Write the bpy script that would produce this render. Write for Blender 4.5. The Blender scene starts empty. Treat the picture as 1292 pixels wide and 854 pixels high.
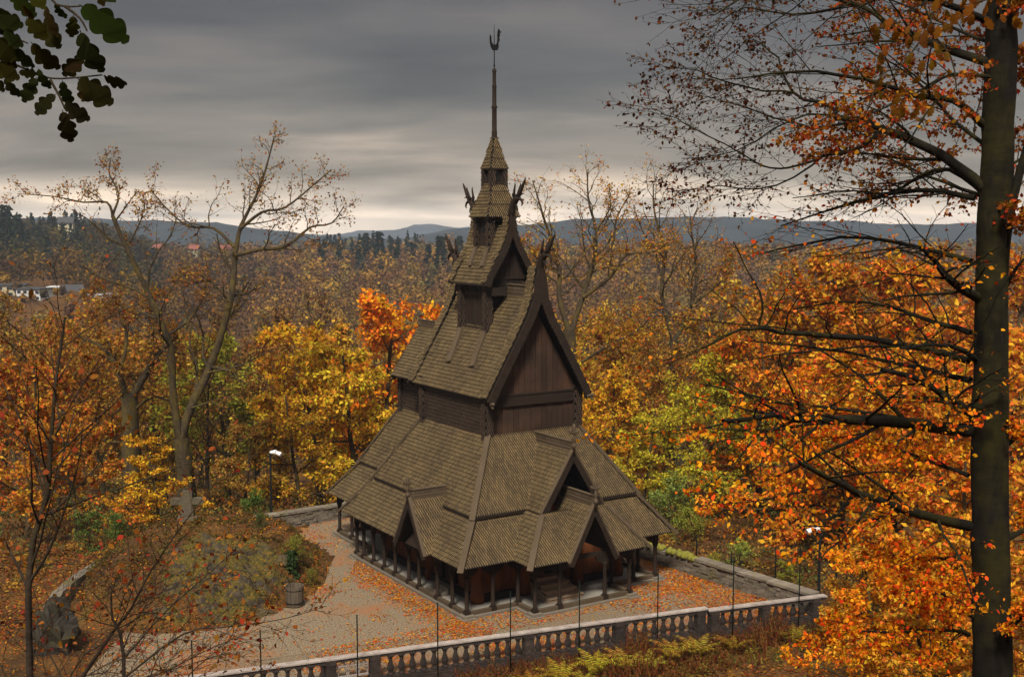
import bpy, math, random
import numpy as np
from mathutils import Vector, Matrix, noise as mnoise

C = bpy.context.scene.collection
PI = math.pi
def R(a): return math.radians(a)
# ------------------------------------------------------------------ camera (measured from the photograph)
FPX, PIT, EYE = 1486.085, 0.098, 17.25
scene = bpy.context.scene
cd = bpy.data.cameras.new('camera'); cam = bpy.data.objects.new('camera', cd); C.objects.link(cam)
cam.location = (0, 0, EYE); cam.rotation_euler = (PI/2 - PIT, 0, 0)
cd.sensor_width = 36.0; cd.lens = FPX / 1292 * 36.0; cd.clip_start = 0.1; cd.clip_end = 20000
scene.camera = cam
cp_, sp_ = math.cos(PIT), math.sin(PIT)
def ray(px, py):
    a = (px - 646) / FPX; b = -(py - 427) / FPX
    return Vector((a, cp_ + b*sp_, -sp_ + b*cp_))
def at(px, py, Y):            # point seen at a pixel, at a distance Y
    r = ray(px, py); return Vector((0, 0, EYE)) + r * (Y / r.y)
def onz(px, py, z=0.0):       # point seen at a pixel, on a height z
    r = ray(px, py); return Vector((0, 0, EYE)) + r * ((z - EYE) / r.z)

# ------------------------------------------------------------------ object helpers
def tag(o, label=None, cat=None, group=None, kind=None):
    if label: o['label'] = label
    if cat: o['category'] = cat
    if group: o['group'] = group
    if kind: o['kind'] = kind
    return o
def empty(name, loc, label, cat, group=None, rz=0.0):
    o = bpy.data.objects.new(name, None); C.objects.link(o)
    o.location = loc; o.rotation_euler = (0, 0, rz); o.empty_display_size = .3
    return tag(o, label, cat, group)
def link_mesh(name, me, mat=None, parent=None):
    if mat: me.materials.append(mat)
    o = bpy.data.objects.new(name, me); C.objects.link(o)
    if parent: o.parent = parent
    return o
class MB:
    """collects faces; build() links them as ONE mesh object"""
    def __init__(s): s.v = []; s.f = []; s.smooth = []; s.dark = []
    def face(s, pts, sm=False):
        k = len(s.v); s.v += [tuple(p) for p in pts]; s.f.append(tuple(range(k, k+len(pts)))); s.smooth.append(sm)
    def solid(s, vs, fs, sm=False):
        k = len(s.v); s.v += [tuple(p) for p in vs]
        for f in fs: s.f.append(tuple(k+i for i in f)); s.smooth.append(sm)
    def box(s, lo, hi):
        x0, y0, z0 = lo; x1, y1, z1 = hi
        s.solid([(x0,y0,z0),(x1,y0,z0),(x1,y1,z0),(x0,y1,z0),(x0,y0,z1),(x1,y0,z1),(x1,y1,z1),(x0,y1,z1)],
                [(0,3,2,1),(4,5,6,7),(0,1,5,4),(1,2,6,5),(2,3,7,6),(3,0,4,7)])
    def bar(s, a, b, w, h, up=(0,0,1)):      # rectangular bar from a to b, w across, h along up
        a = Vector(a); b = Vector(b); t = (b-a).normalized(); u = Vector(up)
        x = t.cross(u).normalized() * (w/2); n = x.cross(t).normalized() * (h/2)
        vs = [a-x-n, a+x-n, a+x+n, a-x+n, b-x-n, b+x-n, b+x+n, b-x+n]
        s.solid(vs, [(0,3,2,1),(4,5,6,7),(0,1,5,4),(1,2,6,5),(2,3,7,6),(3,0,4,7)])
    def tube(s, pts, rad, sides=8, cap=True, sm=True, flat=1.0):
        pts = [Vector(p) for p in pts]; n = len(pts); k = len(s.v)
        if not hasattr(rad, '__len__'): rad = [rad]*n
        ref = None
        for i in range(n):
            t = (pts[min(i+1, n-1)] - pts[max(i-1, 0)])
            if t.length < 1e-9: t = Vector((0,0,1))
            t.normalize()
            if ref is None:
                ref = Vector((1,0,0)) if abs(t.x) < .8 else Vector((0,1,0))
            x = (ref - t*ref.dot(t))
            if x.length < 1e-6: x = t.orthogonal()
            x.normalize(); ref = x; y = t.cross(x)
            for j in range(sides):
                a = 2*PI*j/sides
                p = pts[i] + x*(rad[i]*math.cos(a)) + y*(rad[i]*math.sin(a)*flat)
                s.v.append((p.x, p.y, p.z))
        for i in range(n-1):
            for j in range(sides):
                j2 = (j+1) % sides
                s.f.append((k+i*sides+j, k+i*sides+j2, k+(i+1)*sides+j2, k+(i+1)*sides+j)); s.smooth.append(sm)
        if cap:
            s.f.append(tuple(k+j for j in reversed(range(sides)))); s.smooth.append(False)
            s.f.append(tuple(k+(n-1)*sides+j for j in range(sides))); s.smooth.append(False)
    def lathe(s, prof, c=(0,0,0), sides=12, sm=True):   # prof: (r, z)
        k = len(s.v); n = len(prof)
        for r, z in prof:
            for j in range(sides):
                a = 2*PI*j/sides; s.v.append((c[0]+r*math.cos(a), c[1]+r*math.sin(a), c[2]+z))
        for i in range(n-1):
            for j in range(sides):
                j2 = (j+1) % sides
                s.f.append((k+i*sides+j, k+i*sides+j2, k+(i+1)*sides+j2, k+(i+1)*sides+j)); s.smooth.append(sm)
        s.f.append(tuple(k+j for j in reversed(range(sides)))); s.smooth.append(False)
        s.f.append(tuple(k+(n-1)*sides+j for j in range(sides))); s.smooth.append(False)
    def prism(s, poly, off):                 # extrude a 3-D polygon by vector off
        poly = [Vector(p) for p in poly]; off = Vector(off); n = len(poly)
        vs = poly + [p+off for p in poly]
        fs = [tuple(reversed(range(n))), tuple(range(n, 2*n))] + [(i, (i+1) % n, n+(i+1) % n, n+i) for i in range(n)]
        s.solid(vs, fs)
    def build(s, name, mat, parent=None, scale=1.0):
        me = bpy.data.meshes.new(name)
        v = s.v if scale == 1.0 else [(x*scale, y*scale, z*scale) for x, y, z in s.v]
        me.from_pydata(v, [], s.f)
        if any(s.smooth): me.polygons.foreach_set('use_smooth', np.array(s.smooth, dtype=bool))
        me.update()
        o = link_mesh(name, me, mat, parent)
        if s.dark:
            me.materials.append(M['gap_shade']); mi = np.zeros(len(s.f), np.int32); mi[s.dark] = 1; me.polygons.foreach_set('material_index', mi)
        return o
def np_mesh(name, verts, faces_flat, nper, mat, parent=None, tint=None):
    """faces_flat: loop vertex ids, nper: vertices per face (constant); tint: per-face colour"""
    me = bpy.data.meshes.new(name); nl = len(faces_flat); nf = nl // nper
    me.vertices.add(len(verts)); me.vertices.foreach_set('co', np.asarray(verts, np.float32).ravel())
    me.loops.add(nl); me.loops.foreach_set('vertex_index', np.asarray(faces_flat, np.int32))
    me.polygons.add(nf); me.polygons.foreach_set('loop_start', np.arange(0, nl, nper, dtype=np.int32))
    try: me.polygons.foreach_set('loop_total', np.full(nf, nper, np.int32))
    except Exception: pass
    me.update(calc_edges=True)
    if tint is not None:
        at_ = me.attributes.new('tint', 'FLOAT_COLOR', 'FACE')
        at_.data.foreach_set('color', np.hstack([tint, np.ones((nf, 1))]).astype(np.float32).ravel())
    return link_mesh(name, me, mat, parent)

# ------------------------------------------------------------------ materials
class N:
    def __init__(s, name):
        s.m = bpy.data.materials.new(name); s.m.use_nodes = True; s.t = s.m.node_tree
        s.t.nodes.clear(); s.out = s.t.nodes.new('ShaderNodeOutputMaterial')
    def n(s, typ, **kw):
        o = s.t.nodes.new('ShaderNode'+typ)
        for k, v in kw.items():
            if k.startswith('i_'):
                key = k[2:].replace('_', ' '); o.inputs[key].default_value = v
            else: setattr(o, k, v)
        return o
    def l(s, a, b): s.t.links.new(a, b)
    def coords(s, scale=(1,1,1), kind='Object'):
        tc = s.n('TexCoord'); mp = s.n('Mapping'); mp.inputs['Scale'].default_value = scale
        s.l(tc.outputs[kind], mp.inputs['Vector']); return mp.outputs['Vector']
    def noise(s, vec, scale, detail=4, rough=.55):
        o = s.n('TexNoise'); o.inputs['Scale'].default_value = scale; o.inputs['Detail'].default_value = detail
        o.inputs['Roughness'].default_value = rough
        if vec is not None: s.l(vec, o.inputs['Vector'])
        return o.outputs['Fac']
    def ramp(s, fac, stops, interp='LINEAR'):
        o = s.n('ValToRGB'); cr = o.color_ramp; cr.interpolation = interp
        while len(cr.elements) < len(stops): cr.elements.new(.5)
        for e, (p, c) in zip(cr.elements, stops):
            e.position = p; e.color = (*c, 1) if len(c) == 3 else c
        s.l(fac, o.inputs['Fac']); return o.outputs['Color']
    def mix(s, fac, a, b, mode='MIX'):
        o = s.n('Mix', data_type='RGBA', blend_type=mode)
        for sock, val in ((o.inputs[0], fac), (o.inputs[6], a), (o.inputs[7], b)):
            if isinstance(val, bpy.types.NodeSocket): s.l(val, sock)
            elif hasattr(val, '__len__'): sock.default_value = (*val, 1)[:4]
            else: sock.default_value = val
        return o.outputs[2]
    def math(s, op, a, b=None, clamp=False):
        o = s.n('Math', operation=op, use_clamp=clamp)
        for i, val in enumerate((a, b)):
            if val is None: continue
            if isinstance(val, bpy.types.NodeSocket): s.l(val, o.inputs[i])
            else: o.inputs[i].default_value = val
        return o.outputs[0]
    def island(s): return s.n('NewGeometry').outputs['Random Per Island']
    def finish(s, col, rough=.8, bump=None, bdist=.02, bstr=.6, spec=.3, metal=0.0):
        p = s.n('BsdfPrincipled'); p.inputs['Roughness'].default_value = rough
        p.inputs['Specular IOR Level'].default_value = spec; p.inputs['Metallic'].default_value = metal
        if isinstance(col, bpy.types.NodeSocket): s.l(col, p.inputs['Base Color'])
        else: p.inputs['Base Color'].default_value = (*col, 1)
        if bump is not None:
            b = s.n('Bump'); b.inputs['Distance'].default_value = bdist; b.inputs['Strength'].default_value = bstr
            s.l(bump, b.inputs['Height']); s.l(b.outputs['Normal'], p.inputs['Normal'])
        s.l(p.outputs[0], s.out.inputs['Surface']); return s.m

def mat_shingle(name, cols, lichen, lich_amt):
    m = N(name); v = m.coords(); isl = m.island()
    c = m.ramp(isl, cols)
    n1 = m.noise(m.coords((1,1,.45)), .8, 6, .7)
    f = m.ramp(n1, [(.5-lich_amt*.25, (0,0,0)), (.78, (1,1,1))])
    c = m.mix(m.math('MULTIPLY', f, m.math('ADD', m.math('MULTIPLY', isl, .35), .4)), c, lichen)
    n2 = m.noise(v, 26, 3)
    c = m.mix(.35, c, m.ramp(n2, [(.25,(.25,.22,.2)),(.75,(1,1,1))]), 'MULTIPLY')
    return m.finish(c, .66, n2, .01, .5, spec=.22)
def mat_boards(name, c0, c1, stain, axis=(9, 9, .7), island=True):
    m = N(name); v = m.coords(axis)
    g = m.noise(v, 2.2, 6, .65); g2 = m.noise(m.coords(), .7, 4)
    c = m.mix(g, c0, c1); c = m.mix(m.ramp(g2, [(.42,(0,0,0)),(.72,(1,1,1))]), c, stain)
    if island: c = m.mix(.5, c, m.ramp(m.island(), [(0,(.55,.52,.5)),(1,(1.25,1.2,1.15))]), 'MULTIPLY')
    return m.finish(c, .8, g, .012, .6, spec=.12)
def mat_leaf(name, transl=.35, hue=.05, val=.75):
    """leaf colour comes from the object's own colour, each leaf a little different"""
    m = N(name); oi = m.n('ObjectInfo'); isl = m.island()
    h = m.n('HueSaturation'); m.l(oi.outputs['Color'], h.inputs['Color'])
    m.l(m.math('ADD', m.math('MULTIPLY', isl, hue*1.6), .5-hue*.62), h.inputs['Hue'])
    wn = m.n('TexWhiteNoise', noise_dimensions='1D'); m.l(isl, wn.inputs['W'])
    m.l(m.math('ADD', m.math('MULTIPLY', wn.outputs['Value'], val*1.25), 1-val*.62), h.inputs['Value'])
    d = m.n('BsdfDiffuse'); t = m.n('BsdfTranslucent'); mx = m.n('MixShader'); mx.inputs[0].default_value = transl
    m.l(h.outputs[0], d.inputs['Color']); m.l(h.outputs[0], t.inputs['Color'])
    m.l(d.outputs[0], mx.inputs[1]); m.l(t.outputs[0], mx.inputs[2]); m.l(mx.outputs[0], m.out.inputs['Surface'])
    return m.m
def mat_tint(name, transl=.2):
    m = N(name); a = m.n('Attribute', attribute_name='tint'); isl = m.island()
    c = m.mix(1.0, a.outputs['Color'], m.ramp(isl, [(0,(.72,.72,.72)),(1,(1.25,1.22,1.2))]), 'MULTIPLY')
    d = m.n('BsdfDiffuse'); t = m.n('BsdfTranslucent'); mx = m.n('MixShader'); mx.inputs[0].default_value = transl
    m.l(c, d.inputs['Color']); m.l(c, t.inputs['Color'])
    m.l(d.outputs[0], mx.inputs[1]); m.l(t.outputs[0], mx.inputs[2]); m.l(mx.outputs[0], m.out.inputs['Surface'])
    return m.m
def mat_bark(name, c0, c1, moss, scale=3.0):
    m = N(name); v = m.coords((1,1,.35)); g = m.noise(v, scale*3, 6, .7); g2 = m.noise(m.coords((1,1,.5)), 1.4, 7, .7)
    c = m.mix(m.ramp(g, [(.3,(0,0,0)),(.68,(1,1,1))]), c0, c1); c = m.mix(m.ramp(g2, [(.46,(0,0,0)),(.58,(1,1,1))]), c, moss)
    g3 = m.noise(m.coords((1,1,5)), 3.5, 5, .7); c = m.mix(.6, c, m.ramp(g3, [(.35,(.35,.33,.3)),(.55,(1,1,1)),(.7,(1.5,1.45,1.35))]), 'MULTIPLY')
    return m.finish(c, .9, g, .03, .8, spec=.15)
def mat_plain(name, col, rough=.6, metal=0.0, spec=.3, var=.0, sc=8.0):
    m = N(name)
    if var:
        n = m.noise(m.coords(), sc, 5, .6)
        c = m.mix(n, tuple(x*(1-var) for x in col), tuple(min(1, x*(1+var)) for x in col))
        return m.finish(c, rough, n, .01, .4, spec, metal)
    return m.finish(col, rough, spec=spec, metal=metal)
def mat_stone(name, c0, c1, moss, mamt=.5, sc=2.5):
    m = N(name); v = m.coords(); n = m.noise(v, sc, 8, .65); n2 = m.noise(v, sc*.5, 4)
    c = m.mix(n, c0, c1); c = m.mix(.6, c, m.ramp(m.island(), [(0,(.5,.48,.46)),(1,(1.3,1.25,1.2))]), 'MULTIPLY')
    c = m.mix(m.ramp(n2, [(.62-mamt*.3,(0,0,0)),(.75,(1,1,1))]), c, moss)
    return m.finish(c, .9, n, .05, .8, spec=.2)

M = {}
M['shingle'] = mat_shingle('weathered_shingles', [(0,(.066,.045,.023)),(.5,(.098,.068,.035)),(1,(.145,.102,.054))], (.29,.20,.080), .7)
M['wall_shingle'] = mat_shingle('dark_wall_shingles', [(0,(.036,.022,.015)),(1,(.056,.036,.024))], (.085,.055,.034), .2)
M['board_grey'] = mat_boards('weathered_board', (.045,.033,.022), (.13,.096,.062), (.07,.05,.03))
M['timber_dark'] = mat_boards('tarred_timber', (.012,.008,.006), (.036,.024,.016), (.022,.015,.012))
M['plank'] = mat_boards('red_brown_planks', (.021,.014,.010), (.050,.031,.022), (.075,.039,.025))
M['plank_orange'] = mat_boards('orange_brown_planks', (.085,.028,.011), (.22,.075,.025), (.05,.021,.010))
M['gap_shade'] = mat_plain('painted_gap_shade', (.014,.010,.007), .8, var=.3)  # shade of the shingle gaps put into colour, on base sheet and edges
M['black'] = mat_plain('dark_void', (.006,.005,.004), .9)
M['step_wood'] = mat_boards('worn_step_boards', (.26,.18,.12), (.46,.34,.24), (.32,.22,.14))
M['footing'] = mat_stone('footing_stone', (.10,.085,.07), (.22,.19,.15), (.15,.11,.06), .3)
M['iron'] = mat_plain('black_iron', (.006,.006,.006), .8, spec=.08)
M['gravel_floor'] = mat_plain('pale_gravel', (.22,.20,.17), .95, var=.45, sc=20)
# ================================================================== the stave church (built in units of S metres)
S = 1.15
church = empty('stave_church', (2.157*S, 46.13*S, 0), 'tall dark timber stave church with tiered shingled roofs, dragon heads and a slender spire', 'church', rz=.566)
rng = random.Random(7)

def inpoly(s, t, poly):
    c = False; n = len(poly); j = n-1
    for i in range(n):
        xi, yi = poly[i]; xj, yj = poly[j]
        if (yi > t) != (yj > t) and s < (xj-xi)*(t-yi)/(yj-yi)+xi: c = not c
        j = i
    return c
def roof(mb, outline, rowh=.17, w=.105, thick=.046, skip=None, lift=.02, jit=.006, point=.5, out=None):
    """cover a flat polygon (first edge = eave) with overlapping shingles on a boarded base"""
    P = [Vector(p) for p in outline]; U = (P[1]-P[0]).normalized()
    nrm = Vector((0,0,0))
    for i in range(1, len(P)-1): nrm += (P[i]-P[0]).cross(P[i+1]-P[0])
    nrm.normalize()
    if out is not None:
        if nrm.dot(Vector(out)) < 0: nrm = -nrm
    elif nrm.z < 0: nrm = -nrm
    V = nrm.cross(U)
    if V.z < 0: U = -U; V = nrm.cross(U)
    O = P[0]; poly = [((p-O).dot(U), (p-O).dot(V)) for p in P]
    s0 = min(a for a, b in poly); s1 = max(a for a, b in poly); t0 = min(b for a, b in poly); t1 = max(b for a, b in poly)
    rows = int((t1-t0)/rowh)+1
    def pt(s, t, h): return O + U*s + V*t + nrm*h
    for i in range(rows):
        tb = t0 + i*rowh; ts = min(tb+rowh*1.45, t1); off = .5*w if i % 2 else 0
        run = None
        ncol = int((s1-s0)/w)+2
        for j in range(ncol):
            sc = s0 + j*w + off - w*.25
            tm = min(tb+rowh*.5, t1-.01)
            ok = inpoly(sc, tm, poly)
            if ok and skip:
                q = pt(sc, tm, 0); ok = not skip(q.x, q.y, q.z)
            if ok:
                a = w*.5-.021; d = rng.uniform(-jit, jit); hb = lift+thick+rng.uniform(-.006, .008); ht = lift*.3
                tip = tb+d; sh = tip+rowh*.5*point*1.3
                pts = [pt(sc-a, ts, ht), pt(sc-a, sh, hb), pt(sc-a*.35, tip, hb), pt(sc+a*.35, tip, hb), pt(sc+a, sh, hb), pt(sc+a, ts, ht)]
                low = [q - nrm*thick for q in pts[1:5]]
                k = len(mb.v); mb.v += [tuple(q) for q in pts+low]
                mb.f += [(k, k+1, k+2, k+3, k+4, k+5), (k+1, k+6, k+7, k+2), (k+2, k+7, k+8, k+3), (k+3, k+8, k+9, k+4)]
                mb.dark += [len(mb.f)-3, len(mb.f)-1]  # slanted tip edges take the painted gap shade
                mb.smooth += [False]*4
                if run is None: run = sc-w*.5
                end = sc+w*.5
            if run is not None and (not ok or j == ncol-1):
                te = min(tb+rowh, t1)
                k = len(mb.v)
                a_, b_ = pt(run, tb, -.012), pt(end, tb, -.012); c_, d_ = pt(end, te, -.012), pt(run, te, -.012)
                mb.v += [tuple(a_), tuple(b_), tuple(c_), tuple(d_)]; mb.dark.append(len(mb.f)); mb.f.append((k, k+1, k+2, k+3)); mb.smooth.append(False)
                run = None
def planks(mb, u0, u1, z0, ztop, plane, w=.2, th=.03):
    """vertical boards in a plane; plane(u, z, h) gives a point; ztop(u) the upper end"""
    n = max(1, round((u1-u0)/w)); w = (u1-u0)/n
    for i in range(n):
        a = u0+i*w+.009; b = u0+(i+1)*w-.009; h = th+rng.uniform(-.014, .014)
        za, zb = ztop(a), ztop(b)
        f = [plane(a, z0, h), plane(b, z0, h), plane(b, zb, h), plane(a, za, h)]
        g = [plane(a, z0, 0), plane(b, z0, 0), plane(b, zb, 0), plane(a, za, 0)]
        mb.solid(f+g, [(0,1,2,3), (0,4,5,1), (1,5,6,2), (2,6,7,3), (3,7,4,0)])
def scale_column(mb, u, v, z0, z1, h, hv=None):
    hv = hv or h
    for a, b, o in (((-h,-hv),(h,-hv),(0,-1,0)), ((h,-hv),(h,hv),(1,0,0)), ((h,hv),(-h,hv),(0,1,0)), ((-h,hv),(-h,-hv),(-1,0,0))):
        roof(mb, [(u+a[0],v+a[1],z0), (u+b[0],v+b[1],z0), (u+b[0],v+b[1],z1), (u+a[0],v+a[1],z1)], .16, .1, .03, lift=.015, out=o, point=.8)
def densify(prof, step=.07):
    out = [prof[0]]
    for (a, b), (c, d) in zip(prof, prof[1:]):
        n = max(1, int(math.hypot(c-a, d-b)/step))
        for i in range(1, n+1): out.append((a+(c-a)*i/n, b+(d-b)*i/n))
    return out
def bargeboard(mb, prof, width, place, th, scallop=.035, wave=.16):
    """a board that follows a gable's outline, its lower edge scalloped; place(a, z, t) maps to 3-D"""
    pr = densify(prof); n = len(pr); L = 0; rows = []
    for i, (a, z) in enumerate(pr):
        if i: L += math.hypot(a-pr[i-1][0], z-pr[i-1][1])
        p, q = pr[max(i-1,0)], pr[min(i+1,n-1)]
        tx, tz = q[0]-p[0], q[1]-p[1]; l = math.hypot(tx, tz) or 1
        nx, nz = tz/l, -tx/l
        if nz > 0: nx, nz = -nx, -nz
        wd = width(i/(n-1)) if callable(width) else width
        wd += scallop*abs(math.sin(L/wave*PI))
        ia = a+nx*wd
        if a*ia < 0: ia = 0.0
        rows.append((place(a, z, 0), place(ia, z+nz*wd, 0), place(ia, z+nz*wd, th), place(a, z, th)))
    for r, q in zip(rows, rows[1:]):
        k = len(mb.v); mb.v += [tuple(p) for p in r+q]
        mb.f += [(k, k+1, k+5, k+4), (k+1, k+2, k+6, k+5), (k+2, k+3, k+7, k+6), (k+3, k, k+4, k+7)]; mb.smooth += [False]*4
    for r, rev in ((rows[0], True), (rows[-1], False)):
        mb.face(list(r) if rev else list(reversed(r)))
def crest(mb, a, b, z0, z1, th=.09):
    """ridge board: plain board below, a carved band with a toothed top above"""
    a = Vector(a); b = Vector(b); d = (b-a); L = d.length; d.normalize(); x = Vector((0,0,1)).cross(d)*(th/2)
    zm = z0+(z1-z0)*.48
    mb.prism([Vector((a.x,a.y,z0))-x, Vector((b.x,b.y,z0))-x, Vector((b.x,b.y,zm))-x, Vector((a.x,a.y,zm))-x], x*2)
    mb.prism([Vector((a.x,a.y,zm))-x*.5, Vector((b.x,b.y,zm))-x*.5, Vector((b.x,b.y,z1))-x*.5, Vector((a.x,a.y,z1))-x*.5], x)
    for z, t in ((zm, .05), (z1, .05)): mb.bar(a*1+Vector((0,0,z-a.z)), b*1+Vector((0,0,z-b.z)), th*1.35, t)
    n = int(L/.12)
    for i in range(n):
        c = a+d*(i+.5)*L/n; zc = (zm+z1)/2
        for s in (-1, 1):
            o = x*(.5*s); e = x*(.42*s); hz = (z1-zm)*.36
            base = Vector((c.x, c.y, zc))+o
            mb.prism([base-d*.045, base+Vector((0,0,-hz)), base+d*.045, base+Vector((0,0,hz))], e)
def finial(mb, u, v, z, h, ax):
    """carved cross finial: turned post with collars and knobbed arms along ax"""
    mb.lathe([(.06,0),(.06,h*.22),(.10,h*.25),(.10,h*.32),(.06,h*.36),(.07,h*.45),(.10,h*.48),(.05,h*.56),(.06,h*.72),(.09,h*.82),(.075,h*.93),(.03,h)], (u,v,z), 8)
    c = Vector((u,v,z+h*.68)); ax = Vector(ax).normalized(); pr = Vector((-ax.y, ax.x, 0))
    for d, l in ((ax,.2),(-ax,.2),(pr,.14),(-pr,.14)):
        mb.tube([c, c+d*l*.5+Vector((0,0,.02)), c+d*l+Vector((0,0,.07)), c+d*l*1.2+Vector((0,0,.16))], [.045,.04,.06,.02], 6)
def dragon(mb, base, d, k=1.0):
    """carved dragon head: thick neck, open jaws, ear spikes, curled beard"""
    B = Vector(base); d = Vector(d).normalized(); z = Vector((0,0,1)); sd = d.cross(z)
    def q(a, h, s=0): return B + d*(a*k) + z*(h*k) + sd*(s*k)
    T = lambda pts, r, n=7: mb.tube([q(*p) for p in pts], [x*k for x in r], n)
    T([(-.10,-.35),(-.02,0),(.10,.26),(.26,.42),(.40,.50)], [.13,.14,.13,.12,.11], 8)
    T([(.30,.46),(.50,.62),(.66,.82),(.80,1.02),(.90,1.16)], [.10,.085,.06,.045,.012])
    T([(.32,.40),(.50,.42),(.62,.36),(.68,.24),(.62,.16)], [.08,.06,.045,.035,.015])
    T([(.42,.46),(.58,.56),(.70,.60),(.78,.56)], [.03,.03,.022,.01], 5)
    for s in (-.06, .06):
        T([(.22,.46,s),(.28,.68,s*1.6),(.38,.92,s*2.0),(.36,1.0,s*2)], [.06,.05,.03,.008], 6)
        T([(.36,.52,s),(.42,.58,s*1.3)], [.05,.02], 6)
    T([(.14,.22),(.30,.16),(.36,.02),(.28,-.08)], [.05,.04,.03,.01], 5)
    for i in range(4):
        a, h = (-.10+.07*i, .02+.14*i); T([(a,h),(a-.10,h+.13),(a-.10,h+.20)], [.045,.03,.008], 5)
P_ = lambda mb, name, m, par=church: mb.build(name, M[m], par, S)
SL = 1.25
# ---- gallery roof (lowest)
Ez, Tz = 2.08, 4.05; k1 = (Tz-Ez)/SL
def side_gable(x, y, z):      # inside the side portal gable
    return x < -3.4 and z < 4.05-1.60*abs(y-3.15)-.05
def porch_out(x, y, z): return z < 2.08+1.25*(2.82-abs(x))+.0 and abs(x) < 2.82 and y < .95
def porch_gable(x, y, z): return z < 4.12-1.83*abs(x)-.05
g = MB()
for s in (-1, 1):
    roof(g, [(s*5.14,-.54,Ez),(s*5.14,10.33,Ez),(s*(5.14-k1),10.33-k1,Tz),(s*(5.14-k1),-.54+k1,Tz)], skip=side_gable if s < 0 else None)
    roof(g, [(s*5.14,10.33,Ez),(0,10.33,Ez),(0,10.33-k1,Tz),(s*(5.14-k1),10.33-k1,Tz)])
    roof(g, [(s*4.2,9.6,Ez),(s*4.2,13.9,Ez),(s*(4.2-k1),13.9-k1,Tz),(s*(4.2-k1),9.6,Tz)])
    # porch returns
    roof(g, [(s*2.82,-1.74,Ez),(s*2.82,-.40,Ez),(s*1.55,.95,Ez+1.59),(s*1.55,-.59,Ez+1.59)])
roof(g, [(-5.14,-.54,Ez),(5.14,-.54,Ez),(5.14-k1,-.54+k1,Tz),(-5.14+k1,-.54+k1,Tz)], skip=porch_out)
roof(g, [(-2.82,-1.74,Ez),(2.82,-1.74,Ez),(1.50,-.53,Ez+1.66),(-1.50,-.53,Ez+1.66)], skip=porch_gable)
roof(g, [(-4.2,13.9,Ez),(4.2,13.9,Ez),(4.2-k1,13.9-k1,Tz),(-4.2+k1,13.9-k1,Tz)])
gal_roof = P_(g, 'gallery_roof', 'shingle')
# porch gable and side portal gable
g = MB()
for s in (-1, 1): roof(g, [(s*1.12,-1.86,2.07),(s*1.12,.35,2.07),(s*.02,.35,4.10),(s*.02,-1.86,4.10)])
porch_roof = P_(g, 'porch_gable_roof', 'shingle')
g = MB()
for s in (-1, 1): roof(g, [(-5.35,3.15+s*1.24,2.06),(-3.3,3.15+s*1.24,2.06),(-3.3,3.15+s*.02,4.04),(-5.35,3.15+s*.02,4.04)])
portal_roof = P_(g, 'side_portal_roof', 'shingle')
# ---- aisle roof
def up_gable(x, y, z): return y < 2.3 and z < 6.0-1.54*abs(x)-.05
a = MB()
E1 = [(-4.0,.53),(4.0,.53),(4.0,9.22),(-4.0,9.22)]; T1 = [(-2.2,2.33),(2.2,2.33),(2.2,7.83),(-2.2,7.83)]
for i in range(4):
    j = (i+1) % 4
    roof(a, [(*E1[i],3.7),(*E1[j],3.7),(*T1[j],6.45),(*T1[i],6.45)], skip=up_gable if i == 0 else None)
for s in (-1, 1):
    roof(a, [(s*3.05,8.4,3.7),(s*3.05,12.75,3.7),(s*1.58,11.2,6.4),(s*1.58,7.8,6.4)])
roof(a, [(-3.05,12.75,3.7),(3.05,12.75,3.7),(1.58,11.2,6.4),(-1.58,11.2,6.4)])
ais_roof = P_(a, 'aisle_roof', 'shingle')
fa = MB()
for i in range(4):
    p, q = Vector((*E1[i],3.66)), Vector((*E1[(i+1) % 4],3.66)); d = (q-p).normalized()*.03
    if i == 0:
        fa.bar(p+d, (-1.55,.53,3.66), .05, .10); fa.bar((1.55,.53,3.66), q-d, .05, .10)
    else: fa.bar(p+d, q-d, .05, .10)
for s in (-1, 1): fa.bar((s*3.05,9.3,3.66), (s*3.05,12.72,3.66), .05, .10)
P_(fa, 'eave_fascia', 'timber_dark', ais_roof)
g = MB()
for s in (-1, 1): roof(g, [(s*1.50,-.42,3.69),(s*1.50,2.3,3.69),(s*.02,2.3,5.98),(s*.02,-.42,5.98)])
aisg_roof = P_(g, 'aisle_gable_roof', 'shingle')
# ---- main roof
m = MB()
RP = [(2.5,7.95),(.13,11.85)]
for s in (-1, 1):
    roof(m, [(s*2.5,2.3,7.95),(s*2.5,8.3,7.95),(s*.08,8.3,11.9),(s*.08,2.3,11.9)])
    roof(m, [(s*2.12,8.2,7.92),(s*2.12,11.15,7.92),(s*.05,12.3,9.95),(s*.05,8.2,9.95)])
    prof = [(2.48,7.97),(1.84,9.07),(1.17,10.22),(.62,11.2),(.32,11.95),(.2,12.75),(.1,13.2)]
    for (p, q) in zip(prof, prof[1:]):       # raised verges sweeping up to the dragon heads
        for v0, v1 in ((1.9,2.45),(8.2,8.65)):
            roof(m, [(s*(p[0]+.06),v0,p[1]+.05),(s*(p[0]+.06),v1,p[1]+.05),(s*(q[0]+.06),v1,q[1]+.05),(s*(q[0]+.06),v0,q[1]+.05)], rowh=.16, thick=.03)
main_roof = P_(m, 'main_roof', 'shingle')
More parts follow.
